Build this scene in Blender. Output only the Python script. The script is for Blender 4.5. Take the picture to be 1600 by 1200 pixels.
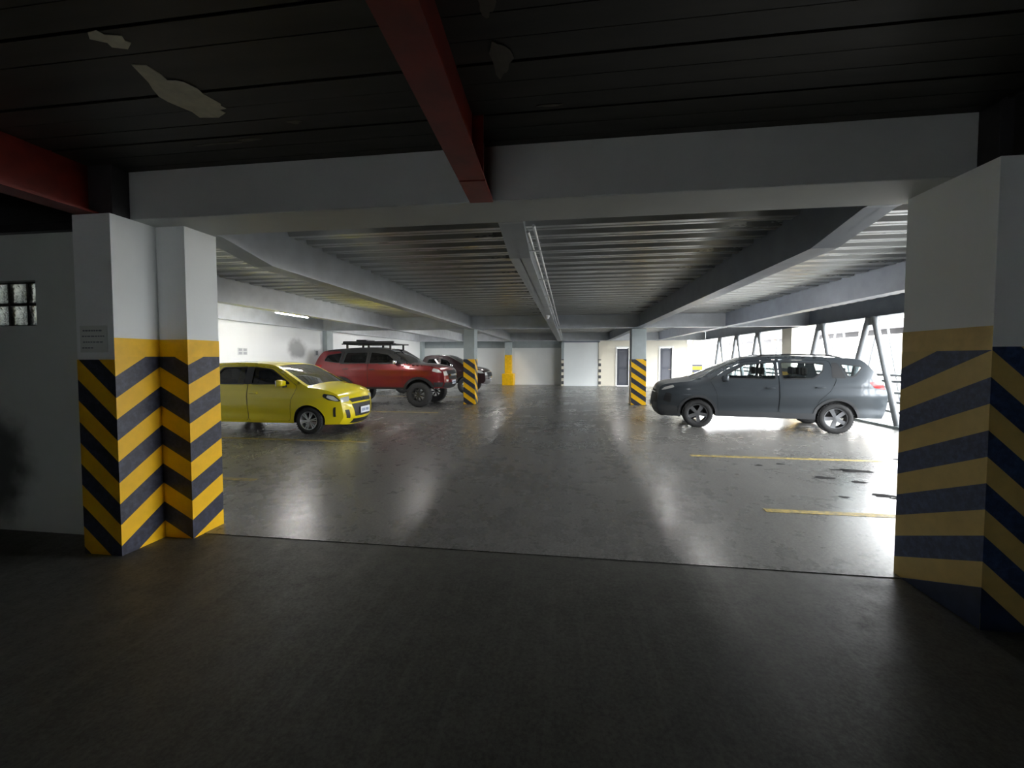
import bpy, bmesh, math, random
from mathutils import Vector, Matrix
from mathutils.geometry import delaunay_2d_cdt
random.seed(7)
PI = math.pi
sc = bpy.context.scene
for o in list(bpy.data.objects):
    bpy.data.objects.remove(o, do_unlink=True)
COL = sc.collection

# ------------------------------------------------------------------ camera, sky, exposure
FPX, YAW, PITCH, EYE = 640.0, math.atan(87/640), math.atan(25/640), 1.65
cd = bpy.data.cameras.new('camera')
cam = bpy.data.objects.new('camera', cd)
COL.objects.link(cam)
cam.location = (0, 0, EYE)
cam.rotation_euler = (PI/2-PITCH, 0, YAW)
cd.sensor_width = 36.0
cd.lens = 36.0*FPX/1600
cd.shift_y = -15/1600
cd.clip_start, cd.clip_end = 0.05, 300
sc.camera = cam

w = bpy.data.worlds.new('overcast_sky')
sc.world = w
w.use_nodes = True
bg = w.node_tree.nodes['Background']
bg.inputs['Color'].default_value = (0.95, 0.98, 1.0, 1)
bg.inputs['Strength'].default_value = 19.5

vs = sc.view_settings
sc.display_settings.display_device = 'sRGB'
vs.view_transform = 'Standard'
vs.look = 'None'
vs.exposure = 0.62
vs.gamma = 1.0
vs.use_curve_mapping = False
sc.cycles.max_bounces = 14
sc.cycles.diffuse_bounces = 7
sc.cycles.glossy_bounces = 5
sc.cycles.transparent_max_bounces = 16
sc.cycles.transmission_bounces = 8
sc.cycles.sample_clamp_indirect = 12.0
sc.cycles.caustics_reflective = False
sc.cycles.caustics_refractive = False

# the open side of the car park guides the daylight sampling (a portal emits nothing itself)
ld = bpy.data.lights.new('daylight_portal', 'AREA')
ld.shape = 'RECTANGLE'
ld.size, ld.size_y = 2.7, 23.0
ld.cycles.is_portal = True
lo = bpy.data.objects.new('daylight_portal', ld)
COL.objects.link(lo)
lo.location = (8.5, 15.0, 1.35)
lo.rotation_euler = (0, PI/2, 0)
ld2 = bpy.data.lights.new('added_opening_portal', 'AREA')  # guides daylight through the opening added behind the viewer
ld2.shape = 'RECTANGLE'
ld2.size, ld2.size_y = 1.3, 0.40
ld2.cycles.is_portal = True
lo2_ = bpy.data.objects.new('added_opening_portal', ld2)
COL.objects.link(lo2_)
lo2_.location = (-0.55, -5.32, 2.15)
lo2_.rotation_euler = (PI/2, 0, PI)

# ------------------------------------------------------------------ materials
MATS = {}
def srgb(r, g, b):
    f = lambda c: c/12.92 if c <= 0.04045 else ((c+0.055)/1.055)**2.4
    return (f(r/255), f(g/255), f(b/255))

class NT:
    def __init__(s, name):
        s.m = bpy.data.materials.new(name)
        s.m.use_nodes = True
        s.t = s.m.node_tree
        s.b = s.t.nodes['Principled BSDF']
        MATS[name] = s.m
    def n(s, kind, **kw):
        nd = s.t.nodes.new(kind)
        for k, v in kw.items():
            if k.startswith('i_'):
                key = k[2:]
                key = int(key) if key.isdigit() else key.replace('_', ' ')
                nd.inputs[key].default_value = v
            else:
                setattr(nd, k, v)
        return nd
    def l(s, a, b): s.t.links.new(a, b)
    def coords(s, scale=(1, 1, 1), loc=(0, 0, 0), out='Object'):
        tc = s.n('ShaderNodeTexCoord'); mp = s.n('ShaderNodeMapping')
        mp.inputs['Scale'].default_value = scale
        mp.inputs['Location'].default_value = loc
        s.l(tc.outputs[out], mp.inputs['Vector'])
        return mp.outputs['Vector']
    def noise(s, vec, scale=5, detail=4, rough=0.55):
        nz = s.n('ShaderNodeTexNoise', i_Scale=scale, i_Detail=detail, i_Roughness=rough)
        s.l(vec, nz.inputs['Vector'])
        return nz.outputs['Fac']
    def ramp(s, fac, stops):
        r = s.n('ShaderNodeValToRGB')
        e = r.color_ramp.elements
        while len(e) < len(stops): e.new(0.5)
        for i, (p, c) in enumerate(stops):
            e[i].position = p
            e[i].color = (c[0], c[1], c[2], 1) if hasattr(c, '__len__') else (c, c, c, 1)
        s.l(fac, r.inputs['Fac'])
        return r.outputs['Color']
    def mix(s, fac, a, b, mode='MIX'):
        m = s.n('ShaderNodeMix', data_type='RGBA', blend_type=mode)
        for sock, v in ((m.inputs[0], fac), (m.inputs[6], a), (m.inputs[7], b)):
            if isinstance(v, bpy.types.NodeSocket): s.l(v, sock)
            elif isinstance(v, (int, float)): sock.default_value = v
            else: sock.default_value = (v[0], v[1], v[2], 1)
        return m.outputs[2]
    def math(s, op, a, b=0.0, c=0.0, clamp=False):
        m = s.n('ShaderNodeMath', operation=op, use_clamp=clamp)
        for i, v in enumerate((a, b, c)):
            if isinstance(v, bpy.types.NodeSocket): s.l(v, m.inputs[i])
            else: m.inputs[i].default_value = v
        return m.outputs[0]
    def bump(s, h, strength=0.2, dist=0.01):
        b = s.n('ShaderNodeBump', i_Strength=strength, i_Distance=dist)
        s.l(h, b.inputs['Height'])
        s.l(b.outputs['Normal'], s.b.inputs['Normal'])
    def set(s, color=None, rough=None, metal=None, **kw):
        for key, v in (('Base Color', color), ('Roughness', rough), ('Metallic', metal)):
            if v is None: continue
            if isinstance(v, bpy.types.NodeSocket): s.l(v, s.b.inputs[key])
            elif key == 'Base Color': s.b.inputs[key].default_value = (*v, 1)
            else: s.b.inputs[key].default_value = v
        for k, v in kw.items():
            s.b.inputs[k.replace('_', ' ')].default_value = v
        return s.m

def simple(name, color, rough=0.5, metal=0.0, var=0.0, vscale=6.0, bump=0.0, **kw):
    t = NT(name)
    if var or bump:
        f = t.noise(t.coords(), vscale, 5)
        c = t.ramp(f, [(0.3, [x*(1-var) for x in color]), (0.7, [min(1, x*(1+var)) for x in color])])
        t.set(c, rough, metal, **kw)
        if bump: t.bump(f, bump, 0.01)
    else:
        t.set(color, rough, metal, **kw)
    return t.m

def plaster(name, color, dirt=0.12, dark_spots=()):
    """painted plaster wall, softly soiled; smudges = object-space soft-edged dark ellipses (centre, radii, depth)"""
    t = NT(name)
    v = t.coords()
    f = t.noise(v, 0.9, 6, 0.6)
    f2 = t.noise(t.coords((6, 6, 0.7)), 1.5, 4)
    c = t.ramp(f, [(0.25, [x*(1-dirt) for x in color]), (0.75, color)])
    c = t.mix(t.math('MULTIPLY', f2, 0.22), c, [x*0.82 for x in color])
    for ctr, rad, depth in dark_spots:
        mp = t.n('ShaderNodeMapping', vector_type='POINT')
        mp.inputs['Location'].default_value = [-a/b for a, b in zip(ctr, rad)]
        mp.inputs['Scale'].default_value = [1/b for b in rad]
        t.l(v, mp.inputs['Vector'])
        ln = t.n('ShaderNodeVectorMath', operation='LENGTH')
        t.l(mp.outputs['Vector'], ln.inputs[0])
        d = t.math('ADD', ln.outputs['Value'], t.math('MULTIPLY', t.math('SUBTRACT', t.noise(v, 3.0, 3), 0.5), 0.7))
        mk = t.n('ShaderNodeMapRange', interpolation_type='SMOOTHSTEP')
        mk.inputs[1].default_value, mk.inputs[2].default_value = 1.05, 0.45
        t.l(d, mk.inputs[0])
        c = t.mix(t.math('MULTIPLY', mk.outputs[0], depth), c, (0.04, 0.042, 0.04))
    t.set(c, 0.62)
    t.bump(t.noise(v, 45, 3), 0.06, 0.01)
    return t.m

def hazard(name, yellow, black, wear=0.15):
    """diagonal warning stripes; UV.x counts stripe periods along each face"""
    t = NT(name)
    uv = t.coords(out='UV')
    sp = t.n('ShaderNodeSeparateXYZ'); t.l(uv, sp.inputs[0])
    fr = t.math('FRACT', sp.outputs[0])
    isb = t.math('LESS_THAN', fr, 0.5)
    nz = t.noise(t.coords(), 9, 6, 0.65)
    y = t.ramp(nz, [(0.25, [c*(1-wear) for c in yellow]), (0.7, yellow)])
    b = t.ramp(t.noise(t.coords(), 22, 5, 0.7), [(0.42, black), (0.78, [c*2.6+0.015 for c in black])])
    t.set(t.mix(isb, y, b), 0.42)
    t.bump(t.noise(t.coords(), 60, 2), 0.05, 0.01)
    return t.m

YEL, BLK = (0.90, 0.51, 0.0), (0.014, 0.016, 0.030)
hazard('hazard_paint', YEL, BLK)
hazard('flare_tint_hazard', (0.66, 0.48, 0.15), (0.018, 0.034, 0.085), 0.2)  # right pier stripes: yellow paled and black blued to imitate lens flare
hazard('faded_hazard_paint', (0.80, 0.76, 0.64), (0.05, 0.05, 0.05))
simple('yellow_paint', YEL, 0.45, 0, 0.12, 8)
simple('flare_tint_black', (0.018, 0.030, 0.070), 0.42, 0, 0.3, 12)
simple('flare_tint_yellow', (0.66, 0.47, 0.16), 0.5, 0, 0.15, 8)  # right pier's black foot and yellow band carry the flare tint too
plaster('white_paint', (0.88, 0.91, 0.90), 0.08)
plaster('white_shell', (0.86, 0.90, 0.90), 0.06)
plaster('cream_paint', (0.78, 0.74, 0.63), 0.08)
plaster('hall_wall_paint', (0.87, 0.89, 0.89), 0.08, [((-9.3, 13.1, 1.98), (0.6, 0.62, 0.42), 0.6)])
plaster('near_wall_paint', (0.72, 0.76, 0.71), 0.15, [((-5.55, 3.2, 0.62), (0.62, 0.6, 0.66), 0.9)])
plaster('header_paint', (0.54, 0.56, 0.54), 0.2)
simple('dark_wall', (0.10, 0.10, 0.10), 0.8, 0, 0.2, 3)
simple('grey_steel_paint', (0.55, 0.58, 0.61), 0.42, 0.0, 0.10, 3)
simple('slate_steel_paint', (0.22, 0.25, 0.30), 0.42, 0.0, 0.12, 3)
simple('grey_column_paint', (0.36, 0.41, 0.42), 0.5, 0.0, 0.08, 3)
simple('red_oxide_paint', (0.18, 0.012, 0.004), 0.42, 0.0, 0.3, 5, 0.05)
simple('dark_steel', (0.035, 0.034, 0.036), 0.5, 0.2, 0.2, 6)
simple('bare_patch', (0.66, 0.63, 0.50), 0.8, 0, 0.12, 20)
simple('faint_patch', (0.13, 0.12, 0.095), 0.8, 0, 0.12, 20)
simple('galvanised_tube', (0.20, 0.21, 0.22), 0.5, 0.2, 0.1, 5)
simple('conduit_metal', (0.68, 0.69, 0.70), 0.35, 0.4)
simple('door_grey', (0.055, 0.06, 0.08), 0.45, 0, 0.1, 4)
simple('door_panel_grey', (0.075, 0.08, 0.10), 0.45)
simple('white_frame', (0.78, 0.78, 0.74), 0.5)
simple('pale_sheet', (0.66, 0.68, 0.68), 0.55)
simple('faint_ink', (0.40, 0.42, 0.45), 0.7)
simple('print_ink', (0.16, 0.18, 0.20), 0.7)
simple('lamp_body', (0.8, 0.8, 0.8), 0.4)
simple('outdoor_paving', (0.085, 0.085, 0.085), 0.8, 0, 0.15, 1.5)
simple('render_pink', (0.72, 0.64, 0.58), 0.7, 0, 0.08, 1)
simple('render_cream', (0.80, 0.76, 0.66), 0.7, 0, 0.08, 1)
simple('window_dark', (0.18, 0.22, 0.24), 0.15)
simple('eave_grey', (0.075, 0.072, 0.078), 0.6)
simple('roof_teal', (0.03, 0.085, 0.07), 0.45)
simple('joint_dark', (0.035, 0.034, 0.032), 0.9)
simple('oil_stain', (0.012, 0.012, 0.012), 0.9, Specular_IOR_Level=0.1)
# car materials
def carpaint(name, color, metal=0.0, rough=0.28, coat=1.0):
    t = NT(name)
    t.set(color, rough, metal)
    t.b.inputs['Coat Weight'].default_value = coat
    t.b.inputs['Coat Roughness'].default_value = 0.05
carpaint('yellow_car_paint', (0.80, 0.66, 0.004), 0.0, 0.35)
carpaint('grey_car_paint', (0.050, 0.060, 0.070), 0.3, 0.34, 0.35)
carpaint('red_car_paint', (0.20, 0.010, 0.014), 0.35, 0.3)
carpaint('maroon_car_paint', (0.026, 0.009, 0.012), 0.3, 0.3)
simple('black_plastic', (0.018, 0.019, 0.021), 0.5)
simple('cladding_grey', (0.05, 0.053, 0.058), 0.5)
simple('rubber', (0.020, 0.020, 0.021), 0.75, 0, 0.2, 20)
simple('alloy', (0.55, 0.56, 0.58), 0.3, 0.8)
simple('dark_alloy', (0.16, 0.165, 0.175), 0.35, 0.7)
simple('black_alloy', (0.03, 0.03, 0.032), 0.4, 0.4)
simple('chrome', (0.8, 0.8, 0.82), 0.12, 1.0)
simple('lamp_glass', (0.72, 0.74, 0.72), 0.12, 0.3)
simple('red_lens', (0.38, 0.012, 0.014), 0.15)
simple('plate_white', (0.78, 0.82, 0.90), 0.4)
simple('plate_print', (0.16, 0.22, 0.38), 0.5)
simple('cabin_fabric', (0.03, 0.03, 0.033), 0.85)
def glass(name, tint, gloss=0.10):
    t = NT(name)
    t.t.nodes.remove(t.b)
    out = t.t.nodes['Material Output']
    tr = t.n('ShaderNodeBsdfTransparent'); tr.inputs['Color'].default_value = (*tint, 1)
    gl = t.n('ShaderNodeBsdfGlossy'); gl.inputs['Roughness'].default_value = 0.03
    lw = t.n('ShaderNodeLayerWeight', i_Blend=0.25)
    f = t.math('MULTIPLY_ADD', lw.outputs['Fresnel'], 0.8, gloss*0.5, True)
    mx = t.n('ShaderNodeMixShader')
    t.l(f, mx.inputs[0]); t.l(tr.outputs[0], mx.inputs[1]); t.l(gl.outputs[0], mx.inputs[2])
    t.l(mx.outputs[0], out.inputs['Surface'])
glass('clear_car_glass', (0.62, 0.68, 0.68))
glass('tinted_car_glass', (0.16, 0.18, 0.20))
glass('dark_car_glass', (0.05, 0.055, 0.06), 0.06)
t = NT('glass_block'); t.set((0.93, 1.0, 0.96), 0.2, 0, Transmission_Weight=0.95, IOR=1.45)
f = t.noise(t.coords(), 24, 3)
t.bump(f, 0.9, 0.03)
t = NT('tube_light'); t.set((0.9, 0.9, 0.9), 0.4)
t.b.inputs['Emission Color'].default_value = (1, 0.98, 0.95, 1)
t.b.inputs['Emission Strength'].default_value = 130.0

# polished concrete floor with tyre tracks
t = NT('polished_concrete')
v = t.coords()
n1 = t.noise(v, 0.55, 7, 0.62)
n2 = t.noise(v, 4.5, 6, 0.65)
tr = t.noise(t.coords((5.5, 0.16, 1)), 1.6, 5, 0.6)
c = t.ramp(n1, [(0.3, (0.100, 0.099, 0.092)), (0.7, (0.185, 0.183, 0.172))])
c = t.mix(t.math('MULTIPLY', t.ramp(n2, [(0.40, 0.0), (0.80, 1.0)]), 0.45), c, (0.075, 0.074, 0.070))
c = t.mix(t.math('MULTIPLY', t.ramp(tr, [(0.50, 0.0), (0.68, 1.0)]), 0.22), c, (0.34, 0.335, 0.32))
grit = t.noise(v, 38, 5, 0.75)
c = t.mix(t.math('MULTIPLY', t.ramp(grit, [(0.45, 0.0), (0.66, 1.0)]), 0.7), c, (0.36, 0.355, 0.34))
c = t.mix(t.math('MULTIPLY', t.ramp(grit, [(0.30, 1.0), (0.48, 0.0)]), 0.55), c, (0.06, 0.06, 0.056))
rr = t.ramp(t.math('MULTIPLY_ADD', n2, 0.5, t.math('MULTIPLY', n1, 0.5)), [(0.2, 0.20), (0.8, 0.36)])
t.set(c, rr)
t.bump(t.math('MULTIPLY_ADD', n2, 0.6, t.noise(v, 30, 3)), 0.025, 0.003)
# near side of the joint: same concrete, shade put into its darker colour
t = NT('shaded_concrete')
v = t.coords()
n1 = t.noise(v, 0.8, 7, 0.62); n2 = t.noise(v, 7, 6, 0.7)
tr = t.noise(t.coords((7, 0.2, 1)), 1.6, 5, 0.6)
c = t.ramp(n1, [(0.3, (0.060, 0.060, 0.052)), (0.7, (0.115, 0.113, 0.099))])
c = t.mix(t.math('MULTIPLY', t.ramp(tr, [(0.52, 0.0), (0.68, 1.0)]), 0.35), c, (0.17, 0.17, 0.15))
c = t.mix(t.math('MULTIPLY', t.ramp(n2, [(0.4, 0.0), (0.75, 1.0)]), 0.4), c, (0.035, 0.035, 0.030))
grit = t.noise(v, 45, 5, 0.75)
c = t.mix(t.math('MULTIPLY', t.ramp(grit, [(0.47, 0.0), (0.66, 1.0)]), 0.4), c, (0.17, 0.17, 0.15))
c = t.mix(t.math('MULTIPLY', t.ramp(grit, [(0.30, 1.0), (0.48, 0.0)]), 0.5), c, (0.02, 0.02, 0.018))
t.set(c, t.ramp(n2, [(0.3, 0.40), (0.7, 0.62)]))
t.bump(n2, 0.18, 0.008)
# faded road paint
t = NT('road_paint')
n2 = t.noise(t.coords(), 14, 6, 0.7)
t.set(t.ramp(n2, [(0.38, (0.20, 0.17, 0.08)), (0.58, (0.62, 0.47, 0.12))]), 0.5)
# dark ceiling metal
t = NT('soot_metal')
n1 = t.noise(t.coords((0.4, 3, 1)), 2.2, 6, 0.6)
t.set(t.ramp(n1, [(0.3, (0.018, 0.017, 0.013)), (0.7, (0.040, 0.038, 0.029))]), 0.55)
# galvanised deck
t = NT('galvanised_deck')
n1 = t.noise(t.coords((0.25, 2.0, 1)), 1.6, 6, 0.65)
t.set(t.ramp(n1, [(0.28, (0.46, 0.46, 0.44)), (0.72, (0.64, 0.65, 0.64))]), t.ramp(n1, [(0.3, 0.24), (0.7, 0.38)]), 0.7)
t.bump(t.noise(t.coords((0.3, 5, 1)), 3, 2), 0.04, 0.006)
M = MATS

# ------------------------------------------------------------------ mesh helpers
def bm_box(bm, x0, x1, y0, y1, z0, z1, mi=0, bevel=0.0):
    vs_ = [bm.verts.new((x, y, z)) for z in (z0, z1) for y in (y0, y1) for x in (x0, x1)]
    fs = [bm.faces.new([vs_[i] for i in q]) for q in ((0, 2, 3, 1), (4, 5, 7, 6), (0, 1, 5, 4), (2, 6, 7, 3), (0, 4, 6, 2), (1, 3, 7, 5))]
    for f_ in fs: f_.material_index = mi
    if bevel:
        es = list({e for f_ in fs for e in f_.edges})
        bmesh.ops.bevel(bm, geom=es, offset=bevel, segments=2, affect='EDGES', profile=0.5)
    return fs

def bm_tube(bm, p0, p1, r, seg=10, r1=None):
    p0, p1 = Vector(p0), Vector(p1)
    d = p1-p0
    mt = Matrix.Translation((p0+p1)/2) @ d.to_track_quat('Z', 'Y').to_matrix().to_4x4()
    bmesh.ops.create_cone(bm, cap_ends=True, segments=seg, radius1=r, radius2=r if r1 is None else r1, depth=d.length, matrix=mt)

def bm_bar(bm, p0, p1, wx, wy):
    p0, p1 = Vector(p0), Vector(p1)
    d = p1-p0
    mt = Matrix.Translation((p0+p1)/2) @ d.to_track_quat('Z', 'Y').to_matrix().to_4x4() @ Matrix.Diagonal((wx, wy, d.length, 1))
    bmesh.ops.create_cube(bm, size=1, matrix=mt)

def bm_lathe(bm, prof, seg, axis='Y', mi=0):
    """prof: (radius, offset along axis)"""
    rings = []
    for r, h in prof:
        ring = []
        for i in range(seg):
            a = 2*PI*i/seg
            ring.append(bm.verts.new((r*math.cos(a), h, r*math.sin(a))))
        rings.append(ring)
    for a, b in zip(rings, rings[1:]):
        for i in range(seg):
            f_ = bm.faces.new((a[i], a[(i+1) % seg], b[(i+1) % seg], b[i]))
            f_.material_index = mi

def finish(name, bm, mats, parent=None, smooth=None, recalc=True):
    if recalc: bmesh.ops.recalc_face_normals(bm, faces=bm.faces)
    me = bpy.data.meshes.new(name)
    bm.to_mesh(me); bm.free()
    for m_ in (mats if isinstance(mats, (list, tuple)) else [mats]):
        me.materials.append(M[m_])
    if smooth is not None:
        for p in me.polygons: p.use_smooth = True
        me.set_sharp_from_angle(angle=math.radians(smooth))
    o = bpy.data.objects.new(name, me)
    COL.objects.link(o)
    if parent is not None: o.parent = parent
    return o

def boxobj(name, dims, mat, parent=None, bevel=0.0):
    bm = bmesh.new(); bm_box(bm, *dims, bevel=bevel)
    return finish(name, bm, mat, parent)

def tag(o, label, cat, group=None):
    o['label'] = label; o['category'] = cat
    if group: o['group'] = group
    return o
def struct(o):
    o['kind'] = 'structure'; return o
def empty(name, loc=(0, 0, 0), rz=0.0):
    o = bpy.data.objects.new(name, None)
    COL.objects.link(o)
    o.location = loc; o.rotation_euler = (0, 0, rz); o.empty_display_size = 0.2
    return o
def copy_part(o, parent, loc=None):
    c_ = o.copy(); COL.objects.link(c_); c_.parent = parent
    if loc is not None: c_.location = loc
    return c_
def blob(name, cx, cy, rx, ry, z, mat, parent, n=18, rough=0.35, th=0.004, up=True):
    bm = bmesh.new()
    ph = random.random()*6
    ring = []
    for i in range(n):
        a = 2*PI*i/n
        k = 1+rough*(math.sin(3*a+ph)*0.5+random.uniform(-0.5, 0.5))
        ring.append((cx+rx*k*math.cos(a), cy+ry*k*math.sin(a)))
    lo_ = [bm.verts.new((x, y, z)) for x, y in ring]
    hi_ = [bm.verts.new((x, y, z+th)) for x, y in ring]
    bm.faces.new(lo_[::-1]); bm.faces.new(hi_)
    for i in range(n):
        j = (i+1) % n
        bm.faces.new((lo_[i], lo_[j], hi_[j], hi_[i]))
    return finish(name, bm, mat, parent)

# ------------------------------------------------------------------ setting: floor
bm = bmesh.new()
bm_box(bm, -9.6, 7.95, 3.385, 26.2, -0.2, 0.0)
floor = struct(finish('floor', bm, 'polished_concrete'))
boxobj('near_slab', (-9.6, 8.2, -5.2, 3.36, -0.2, -0.004), 'shaded_concrete', floor)
boxobj('floor_joint', (-9.6, 8.2, 3.36, 3.385, -0.2, -0.005), 'shaded_concrete', floor)
for x0, x1, y in ((2.13, 6.9, 4.72), (2.08, 6.9, 7.25), (-9.1, -4.19, 4.98), (-9.1, -3.92, 7.58), (-9.1, -3.9, 12.0), (-9.1, -3.9, 17.0)):
    boxobj('parking_line', (x0, x1, y-0.05, y+0.05, -0.01, 0.003), 'road_paint', floor)
for cx_, cy_, rx, ry in ((4.17, 6.57, 0.17, 0.07), (3.98, 6.60, 0.10, 0.03), (3.78, 5.42, 0.10, 0.05), (3.93, 5.33, 0.10, 0.04), (3.52, 6.14, 0.10, 0.05), (3.85, 5.98, 0.07, 0.04), (2.93, 6.72, 0.05, 0.03), (3.3, 6.85, 0.05, 0.03), (3.27, 5.3, 0.04, 0.025), (5.4, 7.4, 0.10, 0.06)):
    blob('oil_stain', cx_, cy_, rx*1.3, ry*1.4, -0.002, 'oil_stain', floor)
struct(boxobj('ground', (7.95, 70, -20, 90, -0.35, -0.12), 'outdoor_paving'))

# ------------------------------------------------------------------ setting: ceilings
CZ = 3.23
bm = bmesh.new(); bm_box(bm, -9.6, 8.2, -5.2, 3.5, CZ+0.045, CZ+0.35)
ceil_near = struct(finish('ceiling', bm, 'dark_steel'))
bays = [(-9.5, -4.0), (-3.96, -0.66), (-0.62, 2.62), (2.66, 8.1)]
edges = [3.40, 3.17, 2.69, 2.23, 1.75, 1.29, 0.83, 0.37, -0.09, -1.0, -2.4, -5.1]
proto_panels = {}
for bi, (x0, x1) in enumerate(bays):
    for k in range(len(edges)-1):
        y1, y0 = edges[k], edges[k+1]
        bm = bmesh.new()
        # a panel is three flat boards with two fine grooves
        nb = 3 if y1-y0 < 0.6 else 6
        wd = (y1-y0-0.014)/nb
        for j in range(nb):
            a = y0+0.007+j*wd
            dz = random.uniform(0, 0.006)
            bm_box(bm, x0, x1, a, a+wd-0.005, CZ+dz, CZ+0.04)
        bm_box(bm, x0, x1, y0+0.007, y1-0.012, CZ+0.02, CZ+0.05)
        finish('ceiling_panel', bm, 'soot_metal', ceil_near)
def flake(name, pts, z, mat, parent, th=0.004):
    bm = bmesh.new()
    lo_ = [bm.verts.new((x, y, z)) for x, y in pts]; hi_ = [bm.verts.new((x, y, z+th)) for x, y in pts]
    bm.faces.new(lo_); bm.faces.new(hi_[::-1])
    for i in range(len(pts)):
        j = (i+1) % len(pts)
        bm.faces.new((lo_[i], hi_[i], hi_[j], lo_[j]))
    return finish(name, bm, mat, parent)
for pts in ([(-2.331, 1.967), (-2.258, 1.982), (-2.25, 2.06), (-2.262, 2.105), (-2.215, 2.112), (-2.185, 2.131), (-2.158, 2.191), (-2.167, 2.242), (-2.142, 2.339), (-2.16, 2.36), (-2.148, 2.385), (-2.2, 2.39), (-2.19, 2.425), (-2.274, 2.464), (-2.398, 2.447), (-2.391, 2.385), (-2.424, 2.32), (-2.445, 2.272), (-2.45, 2.222), (-2.418, 2.156), (-2.384, 2.104)],
            [(-2.313, 1.752), (-2.259, 1.747), (-2.25, 1.775), (-2.171, 1.791), (-2.19, 1.821), (-2.172, 1.836), (-2.20, 1.852), (-2.232, 1.87), (-2.299, 1.848), (-2.29, 1.82), (-2.349, 1.787)]):
    flake('bare_patch', pts, CZ-0.004, 'bare_patch', ceil_near)
for cx_, cy_, rx, ry, mt in ((-1.82, 2.58, 0.05, 0.02, 'faint_patch'), (-2.55, 2.76, 0.20, 0.012, 'faint_patch'), (-2.30, 2.74, 0.09, 0.02, 'faint_patch'),
        (-0.36, 1.55, 0.05, 0.10, 'faint_patch'), (-0.37, 1.85, 0.04, 0.09, 'faint_patch'), (-0.36, 2.2, 0.05, 0.12, 'faint_patch'), (-0.12, 2.63, 0.07, 0.012, 'faint_patch')):
    blob('bare_patch', cx_, cy_, rx, ry, CZ-0.003, mt, ceil_near, 16, 0.45)

DZ = 3.16
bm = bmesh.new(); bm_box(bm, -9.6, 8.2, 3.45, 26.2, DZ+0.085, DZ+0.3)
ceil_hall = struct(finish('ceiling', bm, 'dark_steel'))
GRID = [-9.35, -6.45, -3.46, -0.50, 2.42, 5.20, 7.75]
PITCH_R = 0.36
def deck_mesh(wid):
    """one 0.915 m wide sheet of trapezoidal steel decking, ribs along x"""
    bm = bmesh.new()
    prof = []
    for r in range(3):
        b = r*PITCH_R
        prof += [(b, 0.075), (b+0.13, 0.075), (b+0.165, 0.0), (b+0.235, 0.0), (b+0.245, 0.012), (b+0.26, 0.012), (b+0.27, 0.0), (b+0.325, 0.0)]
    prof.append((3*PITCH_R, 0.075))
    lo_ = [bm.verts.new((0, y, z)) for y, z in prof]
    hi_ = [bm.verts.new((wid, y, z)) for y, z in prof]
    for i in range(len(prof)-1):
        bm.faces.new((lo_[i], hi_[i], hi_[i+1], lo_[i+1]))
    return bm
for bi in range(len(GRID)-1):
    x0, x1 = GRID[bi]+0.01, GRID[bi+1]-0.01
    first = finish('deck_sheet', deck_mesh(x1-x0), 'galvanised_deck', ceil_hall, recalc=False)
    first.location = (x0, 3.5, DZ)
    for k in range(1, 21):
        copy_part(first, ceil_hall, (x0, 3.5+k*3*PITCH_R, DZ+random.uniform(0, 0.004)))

# ------------------------------------------------------------------ setting: walls
# near wall left of the opening, pierced for glass blocks
GX0, GX1, GZ0, GZ1 = -5.98, -4.90, 1.955, 2.375
bm = bmesh.new()
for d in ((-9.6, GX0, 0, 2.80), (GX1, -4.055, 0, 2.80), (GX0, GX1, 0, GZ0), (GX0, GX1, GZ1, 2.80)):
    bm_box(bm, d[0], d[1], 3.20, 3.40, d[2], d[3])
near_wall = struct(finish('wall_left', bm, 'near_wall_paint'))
win = struct(empty('window_1', ((GX0+GX1)/2, 3.3, GZ0)))
bm = bmesh.new()
nb, bw, bh = 5, (GX1-GX0)/5, (GZ1-GZ0)/2
for i in range(nb+1):
    x = -0.54+i*bw
    bm_box(bm, max(-0.54, x-0.012), min(0.54, x+0.012), -0.02, 0.06, 0, 0.42)
for j in range(3):
    z = j*bh
    bm_box(bm, -0.54, 0.54, -0.018, 0.058, max(0, z-0.012), min(0.42, z+0.012))
finish('mortar_grid', bm, 'joint_dark', win)
bm = bmesh.new(); bm_box(bm, 0, bw-0.024, -0.022, 0.062, 0, bh-0.024, bevel=0.012)
gb = finish('glass_block', bm, 'glass_block', win, 40)
gb.location = (-0.54+0.012, 0, 0.012)
for i in range(nb):
    for j in range(2):
        if i or j: copy_part(gb, win, (-0.54+0.012+i*bw, 0, 0.012+j*bh))
bm = bmesh.new()
bm_box(bm, -9.6, -4.05, 3.22, 3.38, 2.80, CZ+0.05)
bm_box(bm, -9.6, -4.05, 3.14, 3.46, 2.80, 2.82)
bm_box(bm, -9.6, -4.05, 3.185, 3.22, 2.90, 2.915)
struct(finish('trim_1', bm, 'dark_steel'))
struct(boxobj('wall_right_near', (3.26, 8.2, 2.86, 3.3, 0, CZ+0.05), 'dark_wall'))
bm = bmesh.new()   # unseen opening added in the wall behind the viewer to brighten the near side
for d in ((-9.6, -1.2, -0.1, 3.5), (0.1, 8.2, -0.1, 3.5), (-1.2, 0.1, -0.1, 1.95), (-1.2, 0.1, 2.35, 3.5)):
    bm_box(bm, d[0], d[1], -5.3, -5.1, d[2], d[3])
struct(finish('wall_behind', bm, 'dark_wall'))
struct(boxobj('wall_side_left', (-9.75, -9.5, -5.2, 3.3, -0.1, 3.5), 'dark_wall'))
struct(boxobj('wall_side_right', (8.1, 8.3, -5.2, 3.0, -0.1, 3.5), 'dark_wall'))
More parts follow.
